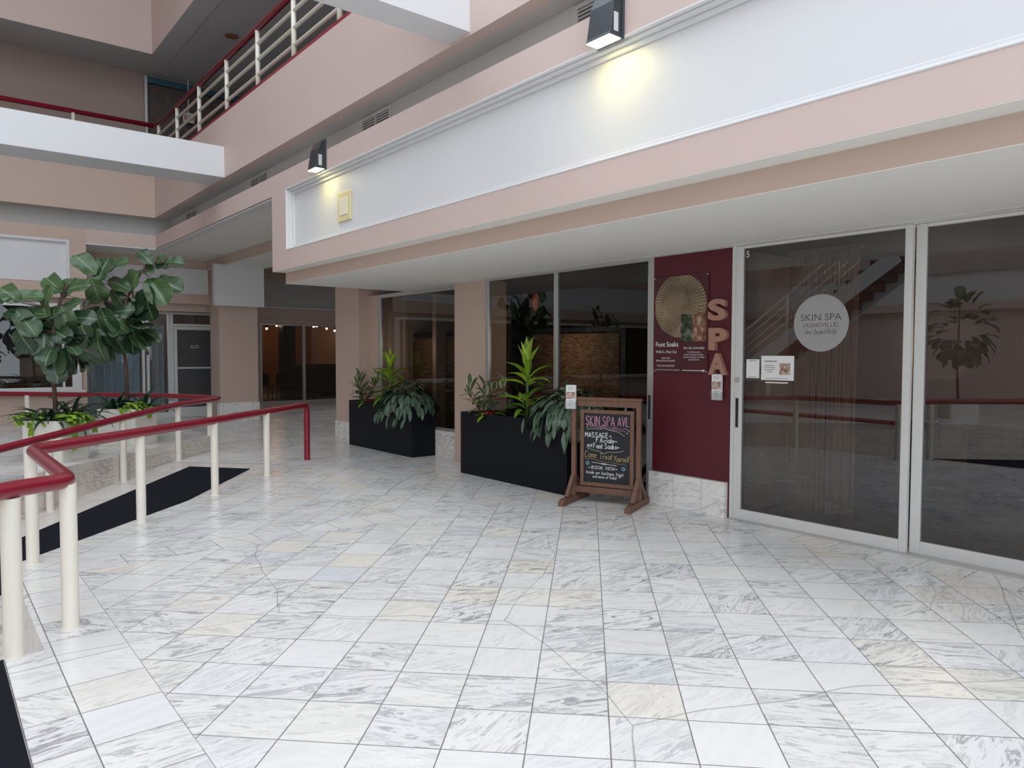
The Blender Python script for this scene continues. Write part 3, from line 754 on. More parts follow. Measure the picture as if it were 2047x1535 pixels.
# ---- balcony railings
def railing(name, label, along, span, posts, off=0):
    t = thing(name, label, 'railing')
    def P(a, z): return (along, a, z) if off == 0 else (a, along, z)
    q = MB(); q.tube([P(span[0], 5.83), P(span[1], 5.83)], .043, 14); q.build('handrail', RAILRED, t, True)
    q = MB()
    if off == 0: q.box(along-.045, along+.045, span[0], span[1], 4.9855, 5.05)
    else: q.box(span[0], span[1], along-.045, along+.045, 4.9855, 5.05)
    q.build('base_rail', RAILRED, t, bevel=.006)
    for z in (5.20, 5.41, 5.62):
        q = MB(); q.tube([P(span[0], z), P(span[1], z)], .025, 10); q.build('bar', POSTW, t, True)
    for a in posts:
        q = MB(); q.tube([P(a, 5.04), P(a, 5.80)], .033, 12); q.build('post', POSTW, t, True)
railing('balcony_railing', 'red and cream balcony railing on the right hand parapet', XF+.065, (-6, YF+.02), [15.27, 13.98, 12.65, 11.26, 9.97, 8.74, 7.48, 6.2, 4.9, 3.6, 2.3, 1.0, -.3])
railing('balcony_railing', 'red balcony railing behind the white cross beam, on the far parapet', YF+.065, (-9.5, XF+.02), [2.24, .9, -.4, -1.7, -3, -4.3, -5.6], 1)
t = thing('exit_sign', 'small white exit sign with red letters behind the balcony railing', 'exit sign', tuple(atY(377, 236, 16.40)))
q = MB(); q.box(-.11, .11, -.03, .03, -.10, .10); q.build('sign_box', GREYP, t, bevel=.004)
q = MB(); put_text(q, 'EXIT', .135, Matrix.Translation((-.098, -.032, -.048)) @ Matrix.Rotation(R(90), 4, 'X'), extrude=.001, bold=.002); q.build('lettering', plain('sign_red', (.30, .02, .02), .5), t)
q = MB(); q.tube([(0, 0, .10), (0, 0, .9)], .012, 8); q.build('hanging_rod', GREYP, t)
q = MB(); q.disc((4.5, 13.64, 7.172), (0, 0, 1), .12, .017); o = q.build('ceiling_light', BRNW); tag(o, 'round recessed ceiling light over the upper balcony', 'ceiling light')

# ---- ground floor handrails
def bend(pts, r, n=6):
    pts = [Vector(p) for p in pts]; out = [pts[0]]
    for a, b_, c in zip(pts, pts[1:], pts[2:]):
        u = (a-b_).normalized(); v = (c-b_).normalized(); p0 = b_+u*r; p1 = b_+v*r
        for k in range(n+1):
            t_ = k/n; out.append(p0*(1-t_)**2+b_*2*t_*(1-t_)+p1*t_**2)
    out.append(pts[-1]); return out
PR = .040
t = thing('handrail', 'red handrail right of the ramp on cream posts, ending in a red post', 'handrail', (0, 0, 0))
KR = 5.255
def kp(x): return (x, x+KR)
path = [(3.973, 3.973+KR+.02, 0), (3.973, 3.973+KR+.02, .742), (2.243, 2.243+KR, .752), (.553, 5.80, .772), (.575, 4.335, .765), (.299, 4.06, .79), (-2.6, 1.2, .82)]
q = MB(); q.tube(bend(path, .11), PR, 18); sharp(q.build('rail', RAILRED, t, True), 60)
for i, (x, y, rr_) in enumerate([(3.096, 8.352, .037), (2.255, 7.517, .037), (1.399, 6.669, .038), (.549, 5.828, .039), (.565, 4.325, .040), (.299, 4.065, .042), (-1.0, 2.80, .042)]):
    zt = .73 if i < 3 else .75
    q = MB(); q.tube([(x, y, 0), (x, y, zt)], rr_, 20, True); q.tube([(x, y, -.0), (x, y, .006)], rr_*1.12, 20)
    sharp(q.build('post', POSTW, t, True), 60)
t = thing('handrail', 'red handrail on cream posts in front of the two white planters', 'handrail', (0, 0, 0))
cor = Vector((3.355, 10.975, .758)); KL = 7.62
def lrz(x): return .752 if x > 2.55 else .752-(2.55-x)*K2/13.2
path = [cor, (2.65, 2.65+KL, .750), (1.70, 1.70+KL, lrz(1.7)), (.85, .85+KL, lrz(.85)), (-.6, -.6+KL, lrz(-.6)), (-2.5, -2.5+KL, lrz(-2.5))]
back = [(-2.2, 15.3, .76), (.97, 14.42, .758), (1.62, 13.75, .758), (2.35, 13.0, .758), (2.92, 12.30, .757), (3.22, 11.75, .757)]
allp = back+[(3.36, 11.35, .757), (3.40, 11.12, .757), cor-Vector((.02, .0, 0)), cor+Vector((-.12, -.12, 0))]+path[1:]
q = MB(); q.tube(allp, .038, 16); sharp(q.build('rail', RAILRED, t, True), 70)
for x, y, z0 in ((3.20, 3.20+7.67, .232), (2.62, 2.62+7.655, -.02), (1.80, 1.80+7.64, None), (.965, .965+7.63, None), (.1, .1+7.63, None), (1.3, 14.05, .232)):
    s_ = (x+y)/K2
    zb = rz_(s_)-.005 if z0 is None else z0
    zt = (lrz(x)-.02) if y-x < 8 else .74
    q = MB(); q.tube([(x, y, zb), (x, y, zt)], .037, 18); sharp(q.build('post', POSTW, t, True), 60)

# ---- mats
q = MB()
mt4 = [diag(8.64, 5.93, 0), diag(8.70, 7.10, 0), diag(-.8, 7.10, 0), diag(-.8, 5.93, 0)]
mt4 = [(a, b_, rz_((a+b_)/K2)+.0) for a, b_, c in mt4]
q.loop3([(a, b_, c+.0) for a, b_, c in mt4], [(a, b_, c+.008) for a, b_, c in mt4])
o = q.build('floor_mat', MATM); tag(o, 'long charcoal mat running down the ramp between the handrails', 'mat')
q = MB(); q.box(-1.6, .255, -2.5, 4.055, 0, .006)
q.v = [v for v in q.v]
o = MB(); o.prism([(.255, -2.5), (.255, 4.05), (-2.2, 1.6), (-2.2, -2.5)], .0, .006); o = o.build('floor_mat', MATM); tag(o, 'charcoal mat in the lower left corner by the nearest post', 'mat')

# ---- plants
LV_RUB = leafmat('variegated_leaf', (.045, .075, .035), (.10, .14, .06), (.16, .2, .09), .3, .35, (.50, .50, .30))
LV_LIME = leafmat('lime_leaf', (.10, .24, .015), (.32, .50, .03), (.42, .58, .10), .35)
LV_AGL = leafmat('silver_green_leaf', (.016, .048, .026), (.045, .095, .052), (.20, .28, .19), .33, .8)
LV_FIG = leafmat('fig_leaf', (.010, .034, .018), (.065, .125, .042), (.17, .25, .12), .30)
LV_STRAP = leafmat('strap_leaf', (.008, .030, .018), (.022, .065, .030), (.04, .10, .05), .33)
LV_POTH = leafmat('pothos_leaf', (.13, .27, .02), (.33, .50, .05), (.42, .6, .12), .38)
STEMG = plain('green_stem', (.10, .16, .05), .5)
STEMB = plain('brown_stem', (.10, .06, .035), .6)
REDPOT = plain('red_foil', (.33, .012, .022), .35, var=.2)
STRAW = plain('dry_grass', (.30, .20, .08), .8, var=.2)

def rosette(mb, c, n, L, W, prof, e0, e1, rnd, droop=.8, fold=.2, tone=(0, 1), h0=0, dz=0.0, spread=.03, nv=7, az0=0, az1=2*math.pi, wav=.0):
    for i in range(n):
        az = az0+(az1-az0)*((i*.381966) % 1)+rnd.uniform(-.15, .15); t = i/max(1, n-1)
        el = e0+(e1-e0)*t+rnd.uniform(-.12, .12); l = L*rnd.uniform(.75, 1.12)
        d = Vector((math.cos(az)*math.cos(el), math.sin(az)*math.cos(el), math.sin(el)))
        nr = Vector((-math.cos(az)*math.sin(el), -math.sin(az)*math.sin(el), math.cos(el)))
        b_ = Vector(c)+Vector((math.cos(az)*spread, math.sin(az)*spread, h0+dz*t))
        leaf(mb, b_, d, nr, l, W*rnd.uniform(.8, 1.1), prof, droop*rnd.uniform(.7, 1.3), fold, tone=rnd.uniform(*tone), nv=nv, wav=wav, rnd=rnd)

def rubber_plant(c, seed, label, h=.36, r=.2):
    rnd = random.Random(seed); t = thing('rubber_plant', label, 'plant', c)
    st = MB(); fo = MB()
    for k in range(6):
        az = k*1.05+rnd.uniform(-.3, .3); lean = rnd.uniform(.1, .5); hh = h*rnd.uniform(.7, 1.1)
        top_ = Vector((math.cos(az)*lean*hh*1.4, math.sin(az)*lean*hh*1.4, hh)); pts = [Vector((0, 0, 0)), top_*.5+Vector((0, 0, .02)), top_]
        st.tube(pts, [.007, .006, .004], 6)
        for j in range(8):
            u = .3+.7*j/7; p = top_*u; a2 = j*2.4+k; el = rnd.uniform(-.1, .8) if j < 6 else 1.2
            d = Vector((math.cos(a2)*math.cos(el), math.sin(a2)*math.cos(el), math.sin(el))); nr = Vector((-math.cos(a2)*math.sin(el), -math.sin(a2)*math.sin(el), math.cos(el)))
            leaf(fo, p, d, nr, rnd.uniform(.15, .21), rnd.uniform(.075, .10), P_OVAL, .5, .12, tone=rnd.random(), nv=6, rnd=rnd)
    st.build('stem', STEMB, t, True); fo.build('foliage', LV_RUB, t, True); return t
def corn_plant(c, seed, label, h=.75):
    rnd = random.Random(seed); t = thing('dracaena', label, 'plant', c)
    st = MB(); st.tube([(0, 0, 0), (.01, 0, h*.3), (0, .01, h*.62)], [.018, .016, .012], 8); st.build('stem', STEMG, t, True)
    fo = MB()
    rosette(fo, (0, 0, h*.58), 6, .34, .115, P_LANCE, 1.15, 1.5, rnd, .15, .3, (.7, 1), spread=.012)
    rosette(fo, (0, 0, h*.38), 8, .38, .10, P_LANCE, .5, .95, rnd, 1.2, .3, (.35, .9), spread=.015, dz=.1)
    rosette(fo, (0, 0, h*.06), 14, .32, .12, P_LANCE, .0, .8, rnd, 1.4, .25, (0, .7), spread=.02, dz=.2)
    fo.build('foliage', LV_LIME, t, True); return t
def aglaonema(c, seed, label, r=.30, n=110, dirs=None):
    rnd = random.Random(seed); t = thing('aglaonema', label, 'plant', c)
    fo = MB(); st = MB()
    for i in range(n):
        az = rnd.uniform(0, 2*math.pi); rad = math.sqrt(rnd.random()); 
        hh = .26*math.cos(rad*1.45)+.02; p = Vector((math.cos(az)*rad*r, math.sin(az)*rad*r*1.25, hh+rnd.uniform(-.05, .05)))
        el = .9-rad*1.9+rnd.uniform(-.25, .25); a2 = az+rnd.uniform(-.5, .5)
        d = Vector((math.cos(a2)*math.cos(el), math.sin(a2)*math.cos(el), math.sin(el))); nr = Vector((-math.cos(a2)*math.sin(el), -math.sin(a2)*math.sin(el), math.cos(el)))
        leaf(fo, p, d, nr, rnd.uniform(.15, .22), rnd.uniform(.05, .068), P_OVAL, rnd.uniform(.5, 1.3), .14, tone=rnd.random(), nv=6, nu=2, rnd=rnd)
        if i % 4 == 0: st.tube([(0, 0, 0), p*.5+Vector((0, 0, .05)), p], .0035, 5, False)
    for i in range(14):      # trailing ones over the rim, towards the court
        y = rnd.uniform(-r*1.2, r*1.2); p = Vector((-r*rnd.uniform(.75, 1.0), y, rnd.uniform(-.12, .05)))
        leaf(fo, p, (-.35, rnd.uniform(-.4, .4), -1), (-1, rnd.uniform(-.5, .5), .1), rnd.uniform(.14, .2), .052, P_OVAL, .1, .14, tone=rnd.random(), nv=6, nu=2, rnd=rnd)
    st.build('stem', STEMG, t, True); fo.build('foliage', LV_AGL, t, True); return t
def red_pot(c, label):
    t = thing('flower_pot', label, 'potted plant', c); rnd = random.Random(5)
    q = MB(); n = 20; vs = []
    for k, (r_, z) in enumerate(((.04, -.02), (.055, .03), (.075, .055), (.062, .035))):
        for j in range(n):
            rr2 = r_*(1+.12*math.sin(j*3.1)*(k > 1)); vs.append((math.cos(j/n*6.283)*rr2, math.sin(j/n*6.283)*rr2, z+.012*math.sin(j*2.3)*(k > 1)))
    q.add(vs, [(k*n+j, k*n+(j+1) % n, (k+1)*n+(j+1) % n, (k+1)*n+j) for k in range(3) for j in range(n)]); q.build('pot_wrap', REDPOT, t, True)
    fo = MB(); rosette(fo, (0, 0, .02), 16, .15, .05, P_OVAL, -.4, .6, rnd, .8, .15, (0, .5), spread=.05); fo.build('foliage', LV_LIME, t, True)
    return t
def black_planter(x0, x1, y0, y1, h, label):
    t = thing('planter_box', label, 'planter', ((x0+x1)/2, (y0+y1)/2, 0)); a, b_ = (x1-x0)/2, (y1-y0)/2
    q = MB(); w_ = .025
    q.box(-a, -a+w_, -b_, b_, .0, h); q.box(a-w_, a, -b_, b_, 0, h); q.box(-a+w_, a-w_, -b_, -b_+w_, 0, h); q.box(-a+w_, a-w_, b_-w_, b_, 0, h); q.box(-a+w_, a-w_, -b_+w_, b_-w_, 0, .05)
    q.build('box', PLBLK, t, bevel=.004)
    q = MB(); n = 14; rnd = random.Random(2); vs = [(-a+w_+(2*a-2*w_)*i/4, -b_+w_+(2*b_-2*w_)*j/n, h-.07+rnd.uniform(-.012, .012)) for j in range(n+1) for i in range(5)]
    q.add(vs, [(j*5+i, j*5+i+1, (j+1)*5+i+1, (j+1)*5+i) for j in range(n) for i in range(4)]); q.build('soil', SOIL, t)
    return t
black_planter(4.985, 5.395, 5.265, 7.115, .735, 'long black planter box behind the chalkboard sign')
black_planter(5.175, 5.555, 8.545, 10.43, .70, 'long black planter box in front of the far spa window')
rubber_plant((5.14, 6.86, .67), 3, 'variegated rubber plant at the left end of the near black planter', .36)
red_pot((5.08, 6.66, .70), 'small red wrapped pot in the near black planter')
corn_plant((5.20, 6.14, .66), 4, 'tall lime green dracaena in the middle of the near black planter', 1.04)
aglaonema((5.24, 5.53, .74), 6, 'bushy silvery dark green plant spilling over the right end of the near black planter', .33, 300)
rubber_plant((5.26, 10.12, .63), 8, 'variegated rubber plant at the left end of the far black planter', .42)
red_pot((5.26, 9.92, .67), 'small red wrapped pot in the far black planter')
corn_plant((5.38, 9.50, .62), 9, 'lime green dracaena in the middle of the far black planter', .98)
aglaonema((5.34, 8.92, .66), 11, 'bushy silvery dark green plant spilling over the right end of the far black planter', .34, 260)

def square_planter(cx, cyy, s, h, z, label):
    t = thing('square_planter', label, 'planter', (cx, cyy, z), R(45)); a = s/2
    def rring(a_, zz, r_=.035):
        out = []
        for k in range(4):
            for j in range(5):
                an = math.pi/2*k+math.pi/2*j/4; sx_ = 1 if k in (0, 3) else -1; sy_ = 1 if k in (0, 1) else -1
                out.append((sx_*(a_-r_)+math.cos(an)*r_, sy_*(a_-r_)+math.sin(an)*r_, zz))
        return out
    rings = [rring(a-.012, 0), rring(a-.004, .03), rring(a, h), rring(a-.03, h, .02), rring(a-.035, h-.06, .02)]
    q = MB(); n = len(rings[0]); vs = [p for r_ in rings for p in r_]
    q.add(vs, [(k*n+j, k*n+(j+1) % n, (k+1)*n+(j+1) % n, (k+1)*n+j) for k in range(len(rings)-1) for j in range(n)]+[tuple(range(n))[::-1]])
    q.build('planter_shell', CREAM, t)
    q = MB(); q.add(rring(a-.033, h-.05, .02), [tuple(range(n))]); q.build('soil', SOIL, t)
    return t
SQ1 = (1.135, 9.405, .232); SQ2 = (2.065, 10.50, .232)
square_planter(*SQ1[:2], .47, .46, .232, 'cream square planter nearer to the viewer behind the handrail')
square_planter(*SQ2[:2], .52, .48, .232, 'cream square planter beside the grey door, farther of the two')
square_planter(-4.2, 5.3, .52, .55, 0, 'cream square planter across the court, seen only in the glass doors')

def fig_tree(name_label, base, zt, leaves, trunk_px, seed, extra, crown, rad):
    """leaves: (px, py, size_px, image angle deg, depth offset m, tone)"""
    rnd = random.Random(seed); t = thing('fiddle_leaf_fig', name_label, 'tree', base)
    B = Vector(base); Yp = base[1]
    pts = [atY(x, y, Yp)-B for x, y in trunk_px]; pts[0] = Vector((0, 0, 0))
    q = MB(); n = len(pts); q.tube(pts, [.024-.010*i/(n-1) for i in range(n)], 10)
    fo = MB(); dep = (Vector(base)-Vector((0, 0, EYE))).dot(FW); mpp = dep/F_PX
    C = Vector(crown)
    for (x, y, sz, ang, dz, tone) in leaves:
        p = atY(x, y, Yp)-B+FW*dz; L = sz*mpp; a = R(ang)
        d = (RT*math.cos(a)+UP*math.sin(a))*1.0+FW*rnd.uniform(-.45, .35); d.normalize()
        nr = (-FW*.75+Vector((0, 0, .55))+RT*rnd.uniform(-.45, .45)).normalized()
        p0 = p-d*L*.5
        leaf(fo, p0, d, nr, L*1.16, L*rnd.uniform(.80, .95), P_FIG, rnd.uniform(.3, .9), rnd.uniform(.05, .2), .0, tone, 6, 10, .13, rnd)
        # petiole back to the crown axis
        ax = Vector((C.x, C.y, min(max(p0.z-.03, C.z-rad), C.z+rad)))*1.0
        near = min([a_*(1-k_/4)+b2*(k_/4) for a_, b2 in zip(pts, pts[1:]) for k_ in range(5)], key=lambda v_: (v_-p0).length)
        ln_ = (near-p0).length; q.tube([p0+(near-p0)*min(1, .34/max(ln_, .01)), p0], [.0045, .003], 5, False)
    for i in range(extra):
        dv = Vector((rnd.gauss(0, 1), rnd.gauss(0, 1), rnd.gauss(0, .8))).normalized(); p0 = C+dv*rad*rnd.uniform(.2, .75)
        d = (dv+Vector((0, 0, rnd.uniform(-.6, .3)))).normalized(); nr = (Vector((0, 0, 1))+dv*.4).normalized()
        L = rnd.uniform(.20, .32); leaf(fo, p0, d, nr, L, L*.85, P_FIG, .7, .1, 0, rnd.uniform(0, .5), 6, 8, .09, rnd)
    q.build('trunk', BARK, t, True); fo.build('foliage', LV_FIG, t, True)
    return t
z4 = lambda L: [(a/4.04, 480+b_/4.04, c/4.04, d, e, f) for a, b_, c, d, e, f in L]
T2 = z4([(700, 200, 190, 128, .0, .75), (840, 245, 190, 80, -.05, .35), (925, 200, 170, 35, .0, .7), (815, 410, 190, -80, -.12, .9), (655, 370, 190, 182, -.05, .75), (925, 340, 190, -12, .05, .6),
 (770, 210, 120, 95, .1, .95), (1110, 350, 230, 222, -.15, .95), (1290, 400, 240, -50, -.1, .8), (1350, 350, 200, -15, 0, .5), (1190, 480, 260, -88, -.05, .25), (1180, 140, 160, 130, 0, .4), (1275, 165, 110, 60, 0, .6),
 (1375, 165, 150, 8, .05, .5), (1190, 235, 130, 150, 0, .55), (1300, 210, 90, 20, 0, .3), (720, 510, 190, 200, -.05, .2), (870, 510, 120, -95, 0, .15), (880, 640, 200, -60, -.1, .3), (950, 570, 190, 20, 0, .3),
 (960, 670, 200, -25, -.12, .6), (850, 730, 220, -80, -.1, .35), (975, 800, 200, -50, -.1, .35), (840, 860, 240, -90, -.15, .45), (1050, 620, 190, 60, .05, .1), (1075, 720, 200, -70, -.05, .2), (670, 690, 200, -70, -.05, .25),
 (660, 820, 170, 215, 0, .3), (1220, 755, 160, -22, -.05, .6), (1020, 560, 170, 110, .05, .15), (1060, 560, 200, -20, .1, .15), (940, 460, 170, -55, .05, .45), (760, 610, 180, 150, .1, .15), (1010, 720, 180, 40, .1, .1), (760, 780, 200, 230, .1, .2), (900, 800, 200, -40, .1, .15)])
fig_tree('tallest fiddle leaf fig, growing from the cream planter by the door', (SQ2[0], SQ2[1], .66), 0, T2, [(258, 782), (252, 735), (248, 700), (246, 655), (252, 600), (280, 548), (296, 525)], 21, 26, (-.02, 0, 1.05), .36)
T1 = z4([(75, 440, 190, 140, 0, .75), (225, 455, 190, 22, -.05, .8), (30, 475, 120, 190, 0, .6), (430, 355, 190, 140, 0, .8), (415, 480, 240, 235, -.1, .95), (500, 385, 150, 80, .05, .85), (590, 510, 170, 200, 0, .75), (430, 600, 210, 190, -.05, .5),
 (320, 590, 200, 170, -.05, .7), (170, 600, 190, 175, 0, .3), (240, 655, 220, -50, -.08, .45), (210, 800, 190, -65, -.05, .08), (390, 850, 190, -90, -.08, .12), (480, 745, 190, -20, -.05, .2), (575, 740, 190, -60, -.05, .12),
 (110, 600, 120, 160, 0, .3), (330, 690, 200, 235, 0, .35), (540, 610, 190, -70, -.05, .7), (640, 620, 190, 10, 0, .15), (400, 690, 180, -70, .1, .1), (350, 640, 180, 140, .1, .3), (500, 660, 190, 30, .12, .1), (290, 730, 160, -60, .1, .08)])
fig_tree('fiddle leaf fig with smaller crown, growing from the nearer cream planter', (SQ1[0], SQ1[1], .64), 0, T1, [(110, 788), (106, 740), (104, 700), (108, 650), (118, 610), (128, 580), (136, 568)], 33, 22, (.03, 0, .88), .30)
rt_ = random.Random(77)
def free_fig(base, seed, label):
    rnd = random.Random(seed); t = thing('fiddle_leaf_fig', label, 'tree', base)
    q = MB(); q.tube([(0, 0, 0), (.03, .02, .6), (-.02, .03, 1.1), (.05, 0, 1.9)], [.026, .022, .018, .01], 8); fo = MB()
    for i in range(80):
        dv = Vector((rnd.gauss(0, 1), rnd.gauss(0, 1), rnd.gauss(0, .9))).normalized(); p0 = Vector((0, 0, 1.4))+Vector((dv.x*.32, dv.y*.42, dv.z*.55))
        d = (dv+Vector((0, 0, rnd.uniform(-.7, .3)))).normalized(); L = rnd.uniform(.2, .32); leaf(fo, p0, d, Vector((0, 0, 1))+dv*.4, L, L*.72, P_FIG, .6, .1, 0, rnd.random(), 5, 7, .09, rnd)
    q.build('trunk', BARK, t, True); fo.build('foliage', LV_FIG, t, True); return t
free_fig((-4.2, 5.3, .5), 91, 'fiddle leaf fig across the court, mirrored in the right hand door glass')

def strappy(c, seed, label, n=26, L=.34):
    rnd = random.Random(seed); t = thing('lily_plant', label, 'plant', c); fo = MB()
    rosette(fo, (0, 0, 0), n, L*1.35, .05, P_STRAP, 1.25, .35, rnd, 1.5, .25, (0, 1), spread=.04, nv=8); fo.build('foliage', LV_STRAP, t, True); return t
def pothos(c, seed, label, rx, ry, trails):
    rnd = random.Random(seed); t = thing('pothos', label, 'plant', c, R(45)); fo = MB(); st = MB()
    for i in range(75):
        x = rnd.uniform(-rx, rx); y = rnd.uniform(-ry, ry)
        p = Vector((x, y, rnd.uniform(.0, .11)*(1-.5*abs(x)/rx))); az = rnd.uniform(-3.14, 0) if rnd.random() < .7 else rnd.uniform(0, 6.28)
        el = rnd.uniform(-.9, .5); d = Vector((math.cos(az)*math.cos(el), math.sin(az)*math.cos(el), math.sin(el)))
        leaf(fo, p, d, Vector((0, -.3, 1)), rnd.uniform(.08, .12), rnd.uniform(.065, .09), P_HEART, .7, .15, tone=rnd.random(), nv=5, nu=2, rnd=rnd)
    for (x, y, ln) in trails:
        pts = [Vector((x, y+.10, .05)), Vector((x, y, .0))]+[Vector((x+rnd.uniform(-.02, .02), y-.02, -ln*k/5)) for k in range(1, 6)]
        st.tube(pts, .0035, 5)
        for p in pts[1:]:
            for s_ in (-1, 1):
                leaf(fo, p, (s_*.7, -.25, -.8), (0, -1, .2), rnd.uniform(.05, .075), .055, P_HEART, .3, .15, tone=rnd.uniform(.4, 1), nv=5, nu=2, rnd=rnd)
    st.build('stem', STEMG, t, True); fo.build('foliage', LV_POTH, t, True); return t
h1 = .232+.42; h2 = .232+.44
strappy((1.06, 9.36, h1), 1, 'dark strap leaved plant at the front of the nearer cream planter', 30, .34)
strappy((1.30, 9.52, h1), 2, 'dark strap leaved plant at the right back of the nearer cream planter', 24, .36)
strappy((1.93, 10.56, h2), 3, 'dark strap leaved plant at the left of the farther cream planter', 28, .36)
strappy((2.26, 10.52, h2), 4, 'dark strap leaved plant at the right corner of the farther cream planter', 22, .34)
pothos((1.27, 9.28, h1+.02), 5, 'lime pothos trailing over the rim of the nearer cream planter', .20, .10, [(-.13, -.11, .26), (.17, -.11, .10)])
pothos((.92, 9.42, h1+.02), 15, 'lime pothos on the left side of the nearer cream planter', .10, .16, [(-.12, -.05, .10)])
pothos((2.10, 10.32, h2+.02), 6, 'lime pothos in the farther cream planter', .20, .09, [(.15, -.1, .07)])

# ---- chalkboard sign
SA = Vector((.385, -.923, 0)).normalized()       # across, left to right as seen
SIGN = (5.005, 4.75); srot = math.atan2(SA.y, SA.x)
t = thing('chalkboard_sign', 'wooden framed chalkboard sign on splayed feet advertising massage and facials', 'sign', (*SIGN, 0), srot)
def wbar(mb, a, b_, w_, h_, up=(0, 0, 1)): mb.bar(a, b_, w_, h_, up)
for s_ in (-1, 1):
    q = MB(); q.loop3([(s_*.325-.028, y, z) for y, z in ((-.315, 0), (.315, 0), (.315, .035), (.27, .06), (-.27, .06), (-.315, .035))], [(s_*.325+.028, y, z) for y, z in ((-.315, 0), (.315, 0), (.315, .035), (.27, .06), (-.27, .06), (-.315, .035))]); q.build('foot', WOODM, t, bevel=.003)
    q = MB(); q.box(s_*.325-.022, s_*.325+.022, -.022, .022, .06, .985); q.build('post', WOODM, t, bevel=.002)
    for r_ in (-1, 1):
        q = MB(); wbar(q, (s_*.325, r_*.17, .06), (s_*.325, r_*.022, .25), .036, .045, (0, r_*1, .8)); q.build('brace', WOODM, t, bevel=.002)
q = MB(); q.box(-.352, .352, -.028, .028, .985, 1.012); q.box(-.303, .303, -.018, .018, .925, .985); q.build('top_rail', WOODM, t, bevel=.002)
q = MB(); q.box(-.303, .303, -.018, .018, .095, .155); q.build('bottom_rail', WOODM, t, bevel=.002)
BW, BH, BX = .535, .73, .012
ZB0 = .165
q = MB(); q.box(BX-BW/2, BX+BW/2, -.02, .008, ZB0, ZB0+.035); q.box(BX-BW/2, BX+BW/2, -.02, .008, ZB0+BH-.035, ZB0+BH)
q.box(BX-BW/2, BX-BW/2+.036, -.02, .008, ZB0+.035, ZB0+BH-.035); q.box(BX+BW/2-.036, BX+BW/2, -.02, .008, ZB0+.035, ZB0+BH-.035); q.build('board_frame', WOODM, t, bevel=.002)
q = MB(); q.box(BX-BW/2+.036, BX+BW/2-.036, -.008, .002, ZB0+.035, ZB0+BH-.035); brd = q.build('chalkboard', SLATE, t)
for s_ in (-.17, .19):
    q = MB(); q.tube([(s_, 0, .93), (s_, 0, .915), (s_+.012, -.003, .905), (s_+.004, -.006, .897), (s_-.008, -.003, .903), (s_, 0, .893)], .0032, 6); q.build('hook', ALU, t)
# writing: board coordinates x 0..1, y 0..1 on the slate
IW, IH = BW-.072, BH-.07
MBD = Matrix.Translation((BX-IW/2, -.0085, ZB0+.035)) @ Matrix.Rotation(R(90), 4, 'X')
def chalk(name, col): return plain(name, col, .9, var=.12, scale=60)
CW = chalk('white_chalk', (.78, .78, .76)); CP = chalk('pink_chalk', (.55, .26, .36)); CG = chalk('gold_chalk', (.40, .30, .12)); CB = chalk('blue_chalk', (.20, .45, .58)); CC = chalk('cream_chalk', (.55, .54, .42))
q = MB(); hand(q, 'SKIN SPA AVL', .02, .548, .085, .0065, MBD, width=IW*.96); hand(q, 'SKIN SPA AVL', .023, .550, .085, .0035, MBD, width=IW*.96)
q2 = q
def curve(mb, pts, wd): strokes(mb, chaikin([(a*IW, b_*IH) for a, b_ in pts], 3), wd, MBD)
curve(q, [(.03, .88-.03), (.12, .83), (.3, .815), (.45, .83), (.5, .80), (.4, .79), (.35, .81), (.5, .825), (.62, .79), (.72, .80), (.68, .825), (.6, .80), (.8, .79), (.93, .80), (.98, .75)], .0035)
curve(q, [(.10, .815), (.35, .80), (.6, .775), (.9, .76)], .003)
q.build('pink_lettering', CP, brd)
q = MB()
curve(q, [(.06, .765), (.15, .785), (.38, .775), (.45, .80), (.5, .775), (.75, .75), (.88, .69)], .0032)
curve(q, [(.06, .52-.02), (.15, .475), (.36, .455), (.44, .415), (.5, .455), (.72, .455), (.86, .48)], .0032)
q.build('cream_flourish', CC, brd)
q = MB()
hand(q, 'MASSAGE~', .012, .655*IH, .045, .0058, MBD, width=IW*.60); q.build('white_lettering', CW, brd); q = MB()
hand(q, 'FAcials~', .27*IW, .585*IH, .045, .0056, MBD, width=IW*.48); q.build('white_lettering', CW, brd); q = MB()
hand(q, 'and', .07*IW, .535*IH-.01, .030, .0042, MBD, width=IW*.11); q.build('white_lettering', CW, brd); q = MB()
hand(q, 'Foot Soaks~', .21*IW, .505*IH-.004, .047, .0056, MBD, width=IW*.58); q.build('white_lettering', CW, brd); q = MB()
curve(q, [(.06, .512), (.16, .505)], .002)
hand(q, '~BOOK NOW~', .10*IW, .195*IH, .030, .0038, MBD, width=IW*.66); q.build('white_lettering', CW, brd); q = MB()
hand(q, 'Inside our boutique, front', .05*IW, .125*IH, .030, .0032, MBD, width=IW*.82, rise=-.01); q.build('white_lettering', CW, brd); q = MB()
hand(q, 'entrance of hotel', .2*IW, .068*IH, .028, .0032, MBD, width=IW*.52); q.build('white_lettering', CW, brd); q = MB()
curve(q, [(.78, .09), (.755, .115), (.77, .13), (.785, .115), (.80, .13), (.812, .115), (.78, .09)], .004)
curve(q, [(.17, .292), (.34, .283), (.42, .275), (.6, .272), (.72, .262)], .004)
q.build('white_flourish', CW, brd); q = MB()
for x, y, r_ in ((.40, .280, .011), (.44, .277, .016), (.48, .276, .011), (.07, .80, .008), (.93, .735, .008), (.97, .77, .004)):
    curve(q, [(x-r_, y), (x, y+r_), (x+r_, y), (x, y-r_), (x-r_, y)], .004)
q.build('white_dots', CW, brd)
